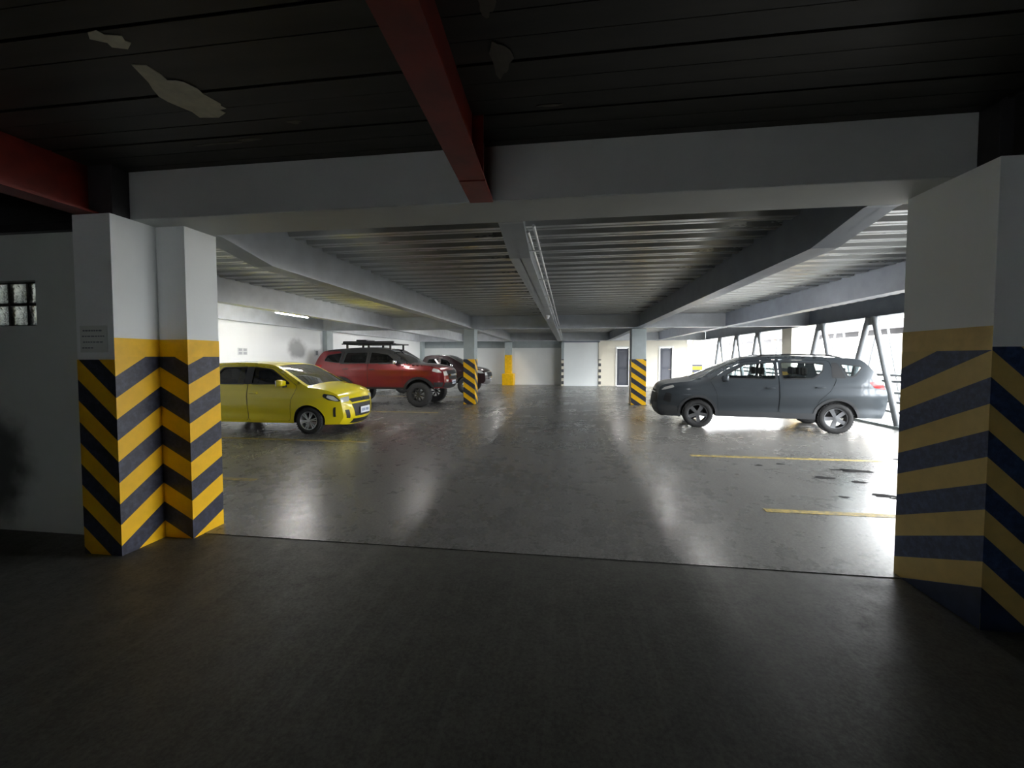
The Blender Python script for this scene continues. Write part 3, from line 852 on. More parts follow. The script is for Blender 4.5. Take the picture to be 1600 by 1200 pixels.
class Car:
    def __init__(s, sp): 
        s.sp = sp
        s.k = sp.get('scale', 1.0)
        s.prof = catmull(sp['profile'], 4)
        s.xf = max(p[0] for p in s.prof); s.xr = min(p[0] for p in s.prof)
    def W(s, x, z):
        sp = s.sp
        b = sp['hw']
        df, dr = s.xf-x, x-s.xr
        if df < sp['taper_f'][0]: b *= 1-sp['taper_f'][1]*(1-df/sp['taper_f'][0])**2.2
        if dr < sp['taper_r'][0]: b *= 1-sp['taper_r'][1]*(1-dr/sp['taper_r'][0])**2.2
        zb = sp['belt'][0]+sp['belt'][1]*(x+1.4)
        if z > zb:
            u = z-zb
            wv = 0.965*b-sp['tumble']*u-0.10*u*u
        else:
            t_ = min(1.2, (zb-z)/(zb-sp['sill']))
            wv = b*(0.965+0.035*math.sin(PI*min(1, t_**0.75)))-0.03*t_**4
        for z0, sl, amp, sg in sp.get('creases', ()):
            q = (z-z0-sl*(x+1.4))/sg
            wv += amp*math.exp(-q*q)
        return wv
    def sheet(s, polys, off=0.0, step=0.055, bm=None):
        """CDT mesh of an even-odd set of polygons in the side view, laid on both nothing but one side (+y)"""
        polys = [subdiv(p, step) for p in polys]
        pts, eds = [], []
        for p in polys:
            b0 = len(pts)
            pts += [Vector(q) for q in p]
            eds += [(b0+i, b0+(i+1) % len(p)) for i in range(len(p))]
        x0, x1 = min(p.x for p in pts), max(p.x for p in pts)
        z0, z1 = min(p.y for p in pts), max(p.y for p in pts)
        bnd = [(tuple(p[i]), tuple(p[(i+1) % len(p)])) for p in polys for i in range(len(p))]
        cell = {}
        for a, b in bnd:
            for q in (a, b): cell.setdefault((round(q[0]/step), round(q[1]/step)), []).append((a, b))
        nx, nz = int((x1-x0)/step), int((z1-z0)/step)
        for i in range(1, nx+1):
            for j in range(1, nz+1):
                q = (x0+i*step-(step/2 if j % 2 else 0), z0+j*step)
                kx, kz = round(q[0]/step), round(q[1]/step)
                near = [e_ for dx in (-1, 0, 1) for dz in (-1, 0, 1) for e_ in cell.get((kx+dx, kz+dz), ())]
                if any(segdist(q, a, b) < step*0.4 for a, b in near): continue
                pts.append(Vector(q))
        V, _, F, *_r = delaunay_2d_cdt(pts, eds, [], 0, 1e-5)
        keep = []
        for f_ in F:
            c0 = (sum(V[i].x for i in f_)/len(f_), sum(V[i].y for i in f_)/len(f_))
            r = False
            for p in polys: r ^= inside(c0, p)
            if r: keep.append(f_)
        own = bm is None
        if own: bm = bmesh.new()
        used = sorted({i for f_ in keep for i in f_})
        mp = {i: bm.verts.new((V[i].x, s.W(V[i].x, V[i].y)+off, V[i].y)) for i in used}
        for f_ in keep:
            try: bm.faces.new([mp[i] for i in f_][::-1])
            except ValueError: pass
        return bm
    def strip(s, i0, i1, v0=-1.0, v1=1.0, nv=14, off=0.0, bm=None):
        bm = bm or bmesh.new()
        rows = []
        for k in range(i0, i1+1):
            x, z, cr = s.prof[k]
            a, b = s.prof[max(k-1, 0)], s.prof[min(k+1, len(s.prof)-1)]
            t_ = Vector((b[0]-a[0], b[1]-a[1])).normalized()
            n_ = Vector((-t_.y, t_.x))
            wv = s.W(x, z)
            row = []
            for j in range(nv+1):
                v_ = v0+(v1-v0)*j/nv
                c0 = cr*(1-abs(v_)**2.3)+off
                row.append(bm.verts.new((x+n_.x*c0, wv*v_, z+n_.y*c0)))
            rows.append(row)
        for a, b in zip(rows, rows[1:]):
            for j in range(nv): bm.faces.new((a[j], a[j+1], b[j+1], b[j]))
        return bm
    def surf(s, z, v_, off=0.0, end='f'):
        """point on the nose or the tail surface at height z, lateral parameter v_ in -1..1"""
        P = s.prof
        rng = range(len(P)-1, 0, -1) if end == 'f' else range(1, len(P))
        for k in rng:
            a, b = P[k-1], P[k]
            if min(a[1], b[1]) <= z <= max(a[1], b[1]) and abs(b[1]-a[1]) > 1e-6:
                u = (z-a[1])/(b[1]-a[1])
                x, cr = a[0]+(b[0]-a[0])*u, a[2]+(b[2]-a[2])*u
                t_ = Vector((b[0]-a[0], b[1]-a[1])).normalized()
                n_ = Vector((-t_.y, t_.x))
                c0 = cr*(1-abs(v_)**2.3)+off
                return Vector((x+n_.x*c0, s.W(x, z)*v_, z+n_.y*c0))
        return Vector((s.xf, 0, z))
    def patch(s, z0, z1, va0, va1, vb0, vb1, off=0.006, end='f', nz=5, nv=8):
        """grid on the nose: at z0 spans va0..va1, at z1 spans vb0..vb1, with skirts so that it has depth"""
        bm = bmesh.new()
        rows = []
        for i in range(nz+1):
            u = i/nz
            row = []
            for j in range(nv+1):
                w_ = j/nv
                lo_, hi_ = va0+(vb0-va0)*u, va1+(vb1-va1)*u
                row.append(bm.verts.new(s.surf(z0+(z1-z0)*u, lo_+(hi_-lo_)*w_, off, end)))
            rows.append(row)
        for a, b in zip(rows, rows[1:]):
            for j in range(nv): bm.faces.new((a[j], a[j+1], b[j+1], b[j]))
        g = bmesh.ops.extrude_face_region(bm, geom=list(bm.faces))
        sh = -0.03 if end == 'f' else 0.03
        bmesh.ops.translate(bm, verts=[x_ for x_ in g['geom'] if isinstance(x_, bmesh.types.BMVert)], vec=(sh, 0, 0))
        return bm
    def put(s, name, bm, mat, parent, smooth=38, mirror=False, recalc=False):
        if mirror:
            for v_ in bm.verts: v_.co.y *= -1
            bmesh.ops.reverse_faces(bm, faces=bm.faces)
        tp = s.sp.get('top_paint') if name in ('body', 'front_door', 'rear_door') else None
        if tp:
            for f_ in bm.faces:
                q = f_.calc_center_median()
                if tp[1](q.x, q.z): f_.material_index = 1
            mat = [mat, tp[0]]
        for v_ in bm.verts: v_.co = (v_.co+Vector((s.sp['wb']/2, 0, 0)))*s.k
        return finish(name, bm, mat, parent, smooth, recalc)

def wheel_meshes(R, rr, wd, spokes, alloy, style):
    """tyre and rim, axis along y, outer face at -y"""
    bm = bmesh.new()
    h = wd/2
    bm_lathe(bm, [(rr*0.97, -h*0.75), (rr+0.01, -h*0.92), (rr+(R-rr)*0.35, -h*1.0), (R-0.035, -h*0.96), (R-0.012, -h*0.82), (R, -h*0.6), (R, h*0.6), (R-0.012, h*0.82), (R-0.035, h*0.96), (rr+0.01, h*0.92), (rr*0.97, h*0.75)], 40)
    # tread blocks
    nb_ = 40
    for i in range(nb_):
        a = 2*PI*i/nb_
        for yy in (-h*0.45, h*0.45):
            mt = Matrix.Rotation(-a, 4, 'Y') @ Matrix.Translation((R-0.001, yy, 0)) @ Matrix.Diagonal((0.012, h*0.75, 2*PI*R/nb_*0.62, 1))
            bmesh.ops.create_cube(bm, size=1, matrix=mt)
    bmesh.ops.recalc_face_normals(bm, faces=bm.faces)
    tyre = bm
    bm = bmesh.new()
    f0 = -h*0.80
    bm_lathe(bm, [(rr*0.99, -h*0.78), (rr*0.985, -h*0.90), (rr*0.93, -h*0.88), (rr*0.90, -h*0.70), (rr*0.86, h*0.5), (rr*0.97, h*0.76)], 40)
    bm_lathe(bm, [(0.0, f0-0.004), (rr*0.17, f0-0.002), (rr*0.20, f0+0.02), (rr*0.20, f0+0.06), (0.0, f0+0.06)], 20)
    for i in range(spokes):
        a = 2*PI*i/spokes+PI/2
        offs_ = (-0.14, 0.14) if style == 'twin' else (0,)
        for da in offs_:
            w0, w1 = (rr*0.10, rr*0.14) if style == 'twin' else ((rr*0.30, rr*0.40) if style == 'wide' else (rr*0.14, rr*0.24))
            p = []
            for rad, ww, yy in ((rr*0.14, w0, f0), (rr*0.55, (w0+w1)/2, f0+0.008), (rr*0.94, w1, f0+0.002)):
                for sgn in (-1, 1):
                    for dep in (0, 0.028):
                        p.append((rad, sgn*ww/2, yy+dep))
            rot = Matrix.Rotation(-(a+da), 3, 'Y')
            vv = [bm.verts.new(rot @ Vector((r_, y_, t_))) for r_, t_, y_ in p]
            for q in ((0, 4, 6, 2), (4, 8, 10, 6), (1, 3, 7, 5), (5, 7, 11, 9), (0, 1, 5, 4), (4, 5, 9, 8), (2, 6, 7, 3), (6, 10, 11, 7), (0, 2, 3, 1), (8, 9, 11, 10)):
                bm.faces.new([vv[i_] for i_ in q])
    bmesh.ops.recalc_face_normals(bm, faces=bm.faces)
    return tyre, bm

def build_car(sp, root):
    c = Car(sp)
    k = c.k
    wb, ra, zc, sill, zbf, zbr = sp['wb'], sp['arch'], sp['hub'], sp['sill'], sp['profile'][-1][1], sp['profile'][0][1]
    P = c.prof
    top = [(p[0], p[1]) for p in P]
    def arc(cx_, zs_, ze_):
        a0 = math.asin(max(-1, min(1, (zs_-zc)/ra))); a1 = PI-math.asin(max(-1, min(1, (ze_-zc)/ra)))
        return [(cx_+ra*math.cos(a0+(a1-a0)*i/20), zc+ra*math.sin(a0+(a1-a0)*i/20)) for i in range(21)]
    arcs = (arc(0, zbf, sill), arc(-wb, sill, zbr))
    outline = top+arcs[0]+arcs[1]
    doors, wins = sp['doors'], sp['windows']
    dpolys = [roundpoly(d, 0.06) for d in doors]
    wpolys = [roundpoly(d, 0.05) for d in wins]
    # main shell: sides without doors and quarter windows, plus bonnet, roof, nose and tail strip
    bm = bmesh.new()
    holes = [offset(d, 0.004) for d in dpolys]
    wof = [next((i for i, d in enumerate(dpolys) if inside((sum(p[0] for p in w_)/len(w_), sum(p[1] for p in w_)/len(w_)), d)), None) for w_ in wpolys]
    hs = holes+[wpolys[i] for i in range(len(wpolys)) if wof[i] is None]
    c.sheet([outline]+hs, bm=bm)
    geom = bmesh.ops.duplicate(bm, geom=list(bm.verts)+list(bm.edges)+list(bm.faces))
    for v_ in geom['geom']:
        if isinstance(v_, bmesh.types.BMVert): v_.co.y *= -1
    bmesh.ops.reverse_faces(bm, faces=[f_ for f_ in geom['geom'] if isinstance(f_, bmesh.types.BMFace)])
    ws0, ws1 = sp['ws'][0]*4, sp['ws'][1]*4
    rg0, rg1 = sp['rg'][0]*4, sp['rg'][1]*4
    n = len(P)-1
    c.strip(0, rg0, bm=bm); c.strip(rg1, ws0, bm=bm); c.strip(ws1, n, bm=bm)
    for a, b in ((rg0, rg1), (ws0, ws1)):
        c.strip(a, b, -1, -0.90, 2, bm=bm); c.strip(a, b, 0.90, 1, 2, bm=bm)
    bmesh.ops.remove_doubles(bm, verts=bm.verts, dist=0.002)
    c.put('body', bm, sp['paint'], root, 38, recalc=False)
    c.put('windshield', c.strip(ws0, ws1, -0.91, 0.91, 12, -0.004), sp['ws_glass'], root, 60)
    c.put('rear_window', c.strip(rg0, rg1, -0.91, 0.91, 12, -0.004), sp['side_glass'], root, 60)
    for side in (0, 1):
        dobjs = []
        for i, d in enumerate(dpolys):
            inner = [wpolys[j] for j in range(len(wpolys)) if wof[j] == i]
            o = c.put('front_door' if i == 0 else 'rear_door', c.sheet([offset(d, -0.004)]+inner), sp['paint'], root, 38, side == 1)
            dobjs.append(o)
            hx, hz = sp['handles'][i]
            bm = bmesh.new()
            yy = c.W(hx, hz)
            bm_box(bm, hx-0.09, hx+0.09, yy+0.012, yy+0.036, hz-0.014, hz+0.014, bevel=0.008)
            bm_box(bm, hx-0.085, hx-0.065, yy-0.01, yy+0.02, hz-0.01, hz+0.01)
            bm_box(bm, hx+0.065, hx+0.085, yy-0.01, yy+0.02, hz-0.01, hz+0.01)
            c.put('door_handle', bm, sp.get('handle_mat', sp['paint']), o, 40, side == 1, True)
        for j, w_ in enumerate(wpolys):
            par = dobjs[wof[j]] if wof[j] is not None else root
            g = c.put('window', c.sheet([offset(w_, 0.004)], -0.016), sp['side_glass'], par, 60, side == 1)
            c.put('window_trim', c.sheet([offset(w_, 0.012), offset(w_, -0.014)], 0.003), 'black_plastic', par, 60, side == 1)
        for nm, poly, mt, of in sp.get('side_patches', ()):
            c.put(nm, c.sheet([roundpoly(poly, 0.03)], of, 0.04), mt, root, 50, side == 1)
        # arch cladding and wheel housing
        for a_ in arcs:
            cxa = sum(p[0] for p in (a_[0], a_[-1]))/2
            r1 = ra+sp.get('flare', 0.05)
            if sp.get('flare'):
                ring = a_+[(cxa+(q[0]-cxa)*r1/ra, zc+(q[1]-zc)*r1/ra) for q in a_[::-1]]
                bm = c.sheet([ring], 0.0, 0.05)
                g = bmesh.ops.extrude_face_region(bm, geom=list(bm.faces))
                bmesh.ops.translate(bm, verts=[v_ for v_ in g['geom'] if isinstance(v_, bmesh.types.BMVert)], vec=(0, sp.get('flare_out', 0.02), 0))
                c.put('arch_flare', bm, sp.get('flare_mat', 'black_plastic'), root, 40, side == 1, True)
            bm = bmesh.new()
            A = [bm.verts.new((p[0], c.W(p[0], p[1])-0.002, p[1])) for p in a_]
            B = [bm.verts.new((p[0], sp['hw']-0.34, p[1])) for p in a_]
            for i in range(len(a_)-1): bm.faces.new((A[i], A[i+1], B[i+1], B[i]))
            bm.faces.new(B)
            c.put('wheel_housing', bm, 'black_plastic', root, 40, side == 1)
        # mirror
        mx, mz = sp['mirror']
        bm = bmesh.new()
        yy = c.W(mx, mz)
        bm_box(bm, mx-0.06, mx+0.07, yy+0.05, yy+0.235, mz-0.02, mz+0.135, bevel=0.035)
        for v_ in bm.verts:
            if v_.co.x > mx: v_.co.z = mz+0.055+(v_.co.z-mz-0.055)*0.75
        mo = c.put('mirror', bm, sp.get('mirror_mat', sp['paint']), root, 50, side == 1, True)
        bm = bmesh.new(); bm_box(bm, mx-0.02, mx+0.04, yy-0.02, yy+0.08, mz-0.035, mz+0.01, bevel=0.01)
        c.put('mirror_arm', bm, 'black_plastic', mo, 50, side == 1, True)
        bm = bmesh.new(); bm_box(bm, mx-0.066, mx-0.058, yy+0.07, yy+0.215, mz, mz+0.115)
        c.put('mirror_glass', bm, 'chrome', mo, None, side == 1, True)
    # sill cladding between the arches
    for side in (0, 1):
        xa, xb = arcs[0][-1][0], arcs[1][0][0]
        hh = sp.get('sill_h', 0.10)
        c.put('sill_trim', c.sheet([[(xa, sill-0.005), (xa, sill+hh), (xb, sill+hh), (xb, sill-0.005)]], 0.012, 0.08), sp.get('sill_mat', 'black_plastic'), root, 40, side == 1)
    # underbody and cabin
    bm = bmesh.new()
    hw = sp['hw']
    zu = sp['sill']+0.02
    bm_box(bm, c.xr+0.25, c.xf-0.35, -hw+0.36, hw-0.36, zu, zu+0.35)
    bm_box(bm, -wb+ra+0.02, -ra-0.02, -hw+0.10, hw-0.10, zu, zu+0.22)
    c.put('underbody', bm, 'black_plastic', root, None, False, True)
    bz = sp['belt'][0]
    cabf, cabr = sp['cabin']
    bm = bmesh.new()
    bm_box(bm, cabf-0.35, cabf, -hw+0.16, hw-0.16, bz-0.30, bz-0.04, bevel=0.05)
    c.put('dashboard', bm, 'cabin_fabric', root, 50, False, True)
    bm = bmesh.new()
    for yy in (-hw+0.105, hw-0.105):
        bm_box(bm, cabr, cabf, yy-0.01, yy+0.01, zu+0.1, bz-0.08)
    c.put('door_lining', bm, 'cabin_fabric', root, None, False, True)
    for sx, yys in sp['seats']:
        for yy in yys:
            bm = bmesh.new()
            bm_box(bm, sx-0.05, sx+0.45, yy-0.24, yy+0.24, zu+0.25, bz-0.45, bevel=0.05)
            f0 = len(bm.verts)
            bm_box(bm, sx-0.10, sx+0.02, yy-0.23, yy+0.23, bz-0.50, bz+0.10, bevel=0.05)
            so = c.put('seat', bm, 'cabin_fabric', root, 50, False, True)
            bm = bmesh.new(); bm_box(bm, sx-0.13, sx-0.04, yy-0.13, yy+0.13, bz+0.13, bz+0.31, bevel=0.035)
            bm_tube(bm, (sx-0.08, yy-0.06, bz+0.06), (sx-0.08, yy-0.06, bz+0.16), 0.008, 6); bm_tube(bm, (sx-0.08, yy+0.06, bz+0.06), (sx-0.08, yy+0.06, bz+0.16), 0.008, 6)
            c.put('headrest', bm, 'cabin_fabric', so, 50, False, True)
    # nose and tail pieces
    for nm, mt, args, kw in sp['nose']:
        c.put(nm, c.patch(*args, **kw), mt, root, 40, False, True)
    # number plate
    pz, ph = sp['plate']
    bm = bmesh.new()
    q = c.surf(pz, 0.0, 0.03)
    bm_box(bm, q.x-0.02, q.x, -0.20, 0.20, pz-ph/2, pz+ph/2, bevel=0.004)
    po = c.put('number_plate', bm, 'plate_white', root, None, False, True)
    bm = bmesh.new()
    for yy in (-0.13, -0.08, -0.03, 0.04, 0.08, 0.12):
        bm_box(bm, q.x, q.x+0.002, yy-0.016, yy+0.016, pz-ph*0.22, pz+ph*0.22)
    c.put('plate_print', bm, 'plate_print', po, None, False, True)
    # wheels
    R, rr, wd = sp['wheel']
    ty, rm = wheel_meshes(R, rr, wd, sp['spokes'][0], sp['alloy'], sp['spokes'][1])
    for v_ in list(ty.verts)+list(rm.verts): v_.co *= k
    first = finish('wheel', ty, 'rubber', root, 40, False)
    rim = finish('rim', rm, sp['alloy'], first, 40, False)
    yc = sp['hw']-wd/2-sp.get('wheel_in', 0.035)
    places = [(0, -yc, 0), (0, yc, PI), (-wb, -yc, 0), (-wb, yc, PI)]
    for i, (x, y, rz) in enumerate(places):
        o = first if i == 0 else copy_part(first, root)
        if i: copy_part(rim, o)
        o.location = ((x+wb/2)*k, y*k, R*k)
        o.rotation_euler = (0, random.uniform(0, 1), rz)
    return c

def place(root, ax, ay, rz, sp):
    k = sp.get('scale', 1.0)
    h = sp['wb']/2*k
    root.location = (ax-math.cos(rz)*h, ay-math.sin(rz)*h, 0)
    root.rotation_euler = (0, 0, rz)

HATCH = dict(
    scale=1.035, wb=2.525, hw=0.83, arch=0.335, hub=0.285, sill=0.235, hub_r=0.2, wheel=(0.287, 0.195, 0.18), spokes=(6, 'twin'), alloy='alloy', paint='yellow_car_paint',
    ws_glass='tinted_car_glass', side_glass='dark_car_glass', belt=(1.02, -0.015), tumble=0.26, taper_f=(0.85, 0.22), taper_r=(0.5, 0.12), cabin=(-0.35, -2.6),
    profile=[(-2.94, .28, .03), (-3.00, .50, .07), (-2.97, .82, .08), (-2.92, .98, .07), (-2.76, 1.32, .05), (-2.62, 1.44, .03), (-2.2, 1.485, .035), (-1.5, 1.50, .035), (-1.05, 1.475, .035),
             (-.78, 1.425, .04), (-.38, 1.21, .07), (.0, 1.00, .07), (.28, .955, .06), (.50, .885, .07), (.62, .80, .09), (.665, .66, .13), (.685, .50, .15), (.68, .34, .14), (.60, .20, .10)],
    ws=(9, 11), rg=(3, 5),
    doors=[[(-.42, .27), (-.37, .70), (-.22, 1.01), (-.60, 1.26), (-.86, 1.40), (-1.36, 1.455), (-1.38, .27)],
           [(-1.39, .27), (-1.37, 1.455), (-2.10, 1.44), (-2.40, 1.05), (-2.34, .78), (-2.19, .60), (-2.16, .27)]],
    windows=[[(-.40, 1.06), (-.86, 1.355), (-1.30, 1.41), (-1.31, 1.05)], [(-1.44, 1.05), (-1.43, 1.41), (-2.02, 1.395), (-2.28, 1.09), (-2.26, 1.05)]],
    handles=[(-1.22, .86), (-2.16, .90)], mirror=(-.50, 1.02), seats=[(-1.25, (-.36, .36)), (-2.2, (-.36, .36))],
    creases=[(0.80, -0.02, 0.012, 0.05), (0.42, -0.03, -0.015, 0.07)],
    side_patches=[('headlamp', [(.32, .80), (.34, .86), (.55, .82), (.67, .70), (.60, .685), (.44, .72)], 'black_plastic', 0.005), ('headlamp_lens', [(.40, .78), (.42, .83), (.54, .80), (.64, .705), (.56, .70)], 'lamp_glass', 0.010), ('bumper_vent', [(.50, .36), (.52, .56), (.57, .58), (.55, .36)], 'black_plastic', 0.006),
                  ('pillar_trim', [(-1.29, 1.045), (-1.28, 1.415), (-1.45, 1.415), (-1.46, 1.045)], 'black_plastic', 0.004), ('tail_lamp', [(-2.98, .80), (-2.93, .97), (-2.72, .96), (-2.80, .82)], 'red_lens', 0.006)],
    nose=[('grille', 'black_plastic', (.36, .60, -.52, .52, -.62, .62), {}), ('lower_grille', 'black_plastic', (.235, .33, -.6, .6, -.56, .56), {}), ('upper_grille', 'black_plastic', (.63, .71, -.60, .60, -.70, .70), {}),
          ('headlamp', 'lamp_glass', (.665, .76, .72, .99, .62, .985), {}), ('headlamp', 'lamp_glass', (.665, .76, -.99, -.72, -.985, -.62), {}),
          ('fog_lamp', 'black_plastic', (.34, .50, .74, .88, .78, .92), {}), ('fog_lamp', 'black_plastic', (.34, .50, -.88, -.74, -.92, -.78), {}),
          ('badge', 'chrome', (.635, .70, -.07, .07, -.07, .07), dict(off=0.014))],
    plate=(.46, .14), sill_h=0.04, sill_mat='yellow_car_paint')

MPV = dict(
    wb=2.775, hw=0.895, arch=0.385, hub=0.345, sill=0.30, wheel=(0.335, 0.222, 0.205), spokes=(5, 'wide'), alloy='dark_alloy', paint='grey_car_paint',
    ws_glass='clear_car_glass', side_glass='clear_car_glass', belt=(1.13, -0.035), tumble=0.33, taper_f=(0.9, 0.20), taper_r=(0.6, 0.10), cabin=(-0.1, -3.3),
    profile=[(-3.62, .36, .03), (-3.70, .58, .06), (-3.69, .85, .07), (-3.66, 1.02, .07), (-3.58, 1.18, .06), (-3.40, 1.46, .05), (-3.25, 1.615, .03), (-2.8, 1.665, .04), (-2.0, 1.695, .04), (-1.35, 1.68, .04),
             (-.98, 1.63, .04), (-.42, 1.37, .07), (.12, 1.12, .08), (.45, 1.07, .06), (.74, 1.015, .06), (.855, .93, .09), (.885, .74, .13), (.90, .50, .14), (.85, .34, .12), (.72, .25, .08)],
    ws=(10, 12), rg=(4, 6),
    doors=[[(-.44, .42), (-.40, .85), (-.26, 1.14), (-.62, 1.40), (-.98, 1.565), (-1.66, 1.625), (-1.68, .42)],
           [(-1.69, .42), (-1.67, 1.625), (-2.66, 1.60), (-2.76, 1.18), (-2.66, .95), (-2.44, .72), (-2.37, .42)]],
    windows=[[(-.48, 1.185), (-.98, 1.50), (-1.60, 1.565), (-1.62, 1.175)], [(-1.74, 1.18), (-1.73, 1.565), (-2.56, 1.54), (-2.52, 1.36), (-2.34, 1.20)], [(-2.86, 1.53), (-3.26, 1.47), (-3.10, 1.26), (-2.98, 1.24)]],
    handles=[(-1.50, .98), (-2.46, 1.01)], mirror=(-.56, 1.14), seats=[(-1.35, (-.38, .38)), (-2.2, (-.42, .0, .42)), (-2.95, (-.36, .36))],
    creases=[(1.02, -0.03, 0.012, 0.03), (0.80, -0.02, 0.024, 0.09), (0.52, -0.02, -0.026, 0.09)],
    flare=0.055, flare_mat='cladding_grey', flare_out=0.012, sill_h=0.13, sill_mat='cladding_grey', handle_mat='grey_car_paint', mirror_mat='grey_car_paint',
    side_patches=[('headlamp', [(.52, .96), (.55, 1.01), (.74, .955), (.82, .88), (.70, .90)], 'lamp_glass', 0.006), ('lower_headlamp', [(.60, .58), (.58, .80), (.72, .82), (.78, .62)], 'black_plastic', 0.006),
                  ('bumper_cladding', [(.42, .32), (.46, .50), (.84, .52), (.80, .35), (.66, .26)], 'cladding_grey', 0.008),
                  ('tail_lamp', [(-3.66, .98), (-3.56, 1.17), (-3.34, 1.14), (-3.44, 1.02)], 'red_lens', 0.006), ('rear_pillar_trim', [(-2.68, 1.22), (-2.70, 1.56), (-2.82, 1.55), (-2.94, 1.22)], 'black_plastic', 0.003)],
    nose=[('grille', 'black_plastic', (.48, .86, -.55, .55, -.78, .78), {}), ('lower_bumper', 'cladding_grey', (.27, .45, -.95, .95, -.97, .97), {}), ('chrome_bar', 'chrome', (.80, .825, -.75, .75, -.78, .78), dict(off=0.016)),
          ('headlamp', 'black_plastic', (.56, .80, .62, .92, .70, .95), {}), ('headlamp', 'black_plastic', (.56, .80, -.92, -.62, -.95, -.70), {}),
          ('skid_plate', 'alloy', (.245, .31, -.5, .5, -.55, .55), dict(off=0.012))],
    plate=(.50, .14))

SUV = dict(
    wb=2.85, hw=0.93, arch=0.50, hub=0.44, sill=0.60, wheel=(0.42, 0.235, 0.27), spokes=(8, 'slim'), alloy='black_alloy', paint='red_car_paint', wheel_in=-0.06,
    ws_glass='dark_car_glass', side_glass='dark_car_glass', belt=(1.44, -0.012), tumble=0.32, taper_f=(0.8, 0.14), taper_r=(0.5, 0.09), cabin=(-0.5, -3.3),
    profile=[(-3.84, .66, .03), (-3.92, .86, .06), (-3.91, 1.12, .06), (-3.84, 1.36, .05), (-3.70, 1.70, .05), (-3.52, 1.90, .03), (-2.8, 1.985, .04), (-1.8, 2.01, .04), (-1.35, 1.985, .04),
             (-1.10, 1.94, .04), (-.72, 1.71, .06), (-.32, 1.46, .06), (.25, 1.41, .06), (.66, 1.33, .06), (.80, 1.22, .08), (.85, 1.02, .10), (.85, .80, .10), (.76, .64, .08)],
    ws=(9, 11), rg=(3, 5),
    doors=[[(-.60, .68), (-.58, 1.15), (-.50, 1.45), (-.80, 1.66), (-1.12, 1.86), (-1.82, 1.93), (-1.84, .68)],
           [(-1.85, .68), (-1.83, 1.93), (-2.74, 1.90), (-2.86, 1.45), (-2.62, 1.10), (-2.42, .90), (-2.36, .68)]],
    windows=[[(-.74, 1.50), (-1.14, 1.79), (-1.76, 1.87), (-1.78, 1.48)], [(-1.90, 1.48), (-1.89, 1.87), (-2.66, 1.84), (-2.74, 1.49)], [(-2.88, 1.49), (-2.84, 1.84), (-3.36, 1.76), (-3.46, 1.56)]],
    handles=[(-1.66, 1.27), (-2.62, 1.29)], mirror=(-.78, 1.46), seats=[(-1.55, (-.40, .40)), (-2.5, (-.40, .40))],
    creases=[(1.26, -0.01, 0.012, 0.05), (0.92, -0.01, -0.015, 0.08)],
    flare=0.085, flare_out=0.05, sill_h=0.06, handle_mat='black_plastic', mirror_mat='chrome',
    side_patches=[('headlamp', [(.46, 1.22), (.50, 1.32), (.68, 1.28), (.79, 1.17), (.62, 1.17)], 'lamp_glass', 0.006), ('bumper_cladding', [(.53, .68), (.50, .84), (.84, .84), (.78, .68)], 'black_plastic', 0.01),
                  ('tail_lamp', [(-3.84, 1.24), (-3.76, 1.44), (-3.50, 1.42), (-3.60, 1.26)], 'red_lens', 0.006), ('side_moulding', [(-.62, 1.17), (-.62, 1.20), (-2.5, 1.215), (-2.5, 1.185)], 'red_car_paint', 0.014),
                  ('roof_pillar_trim', [(-1.12, 1.83), (-1.80, 1.905), (-2.74, 1.875), (-2.90, 1.86), (-2.90, 1.905), (-2.74, 1.93), (-1.80, 1.955), (-1.10, 1.885)], 'black_plastic', 0.004)],
    nose=[('grille', 'black_plastic', (.92, 1.20, -.58, .58, -.68, .68), {}), ('grille_bar', 'chrome', (1.03, 1.09, -.60, .60, -.62, .62), dict(off=0.02)), ('bumper', 'black_plastic', (.68, .84, -.98, .98, -.98, .98), dict(off=0.03)),
          ('headlamp', 'lamp_glass', (1.06, 1.20, .66, .98, .70, .98), {}), ('headlamp', 'lamp_glass', (1.06, 1.20, -.98, -.66, -.98, -.70), {}),
          ('fog_lamp', 'lamp_glass', (.86, .93, .72, .86, .72, .86), dict(off=0.02)), ('fog_lamp', 'lamp_glass', (.86, .93, -.86, -.72, -.86, -.72), dict(off=0.02))],
    plate=(.82, .14), top_paint=('black_plastic', lambda x, z: (z > 1.465 and -2.88 < x < -0.35) or z > 1.90))

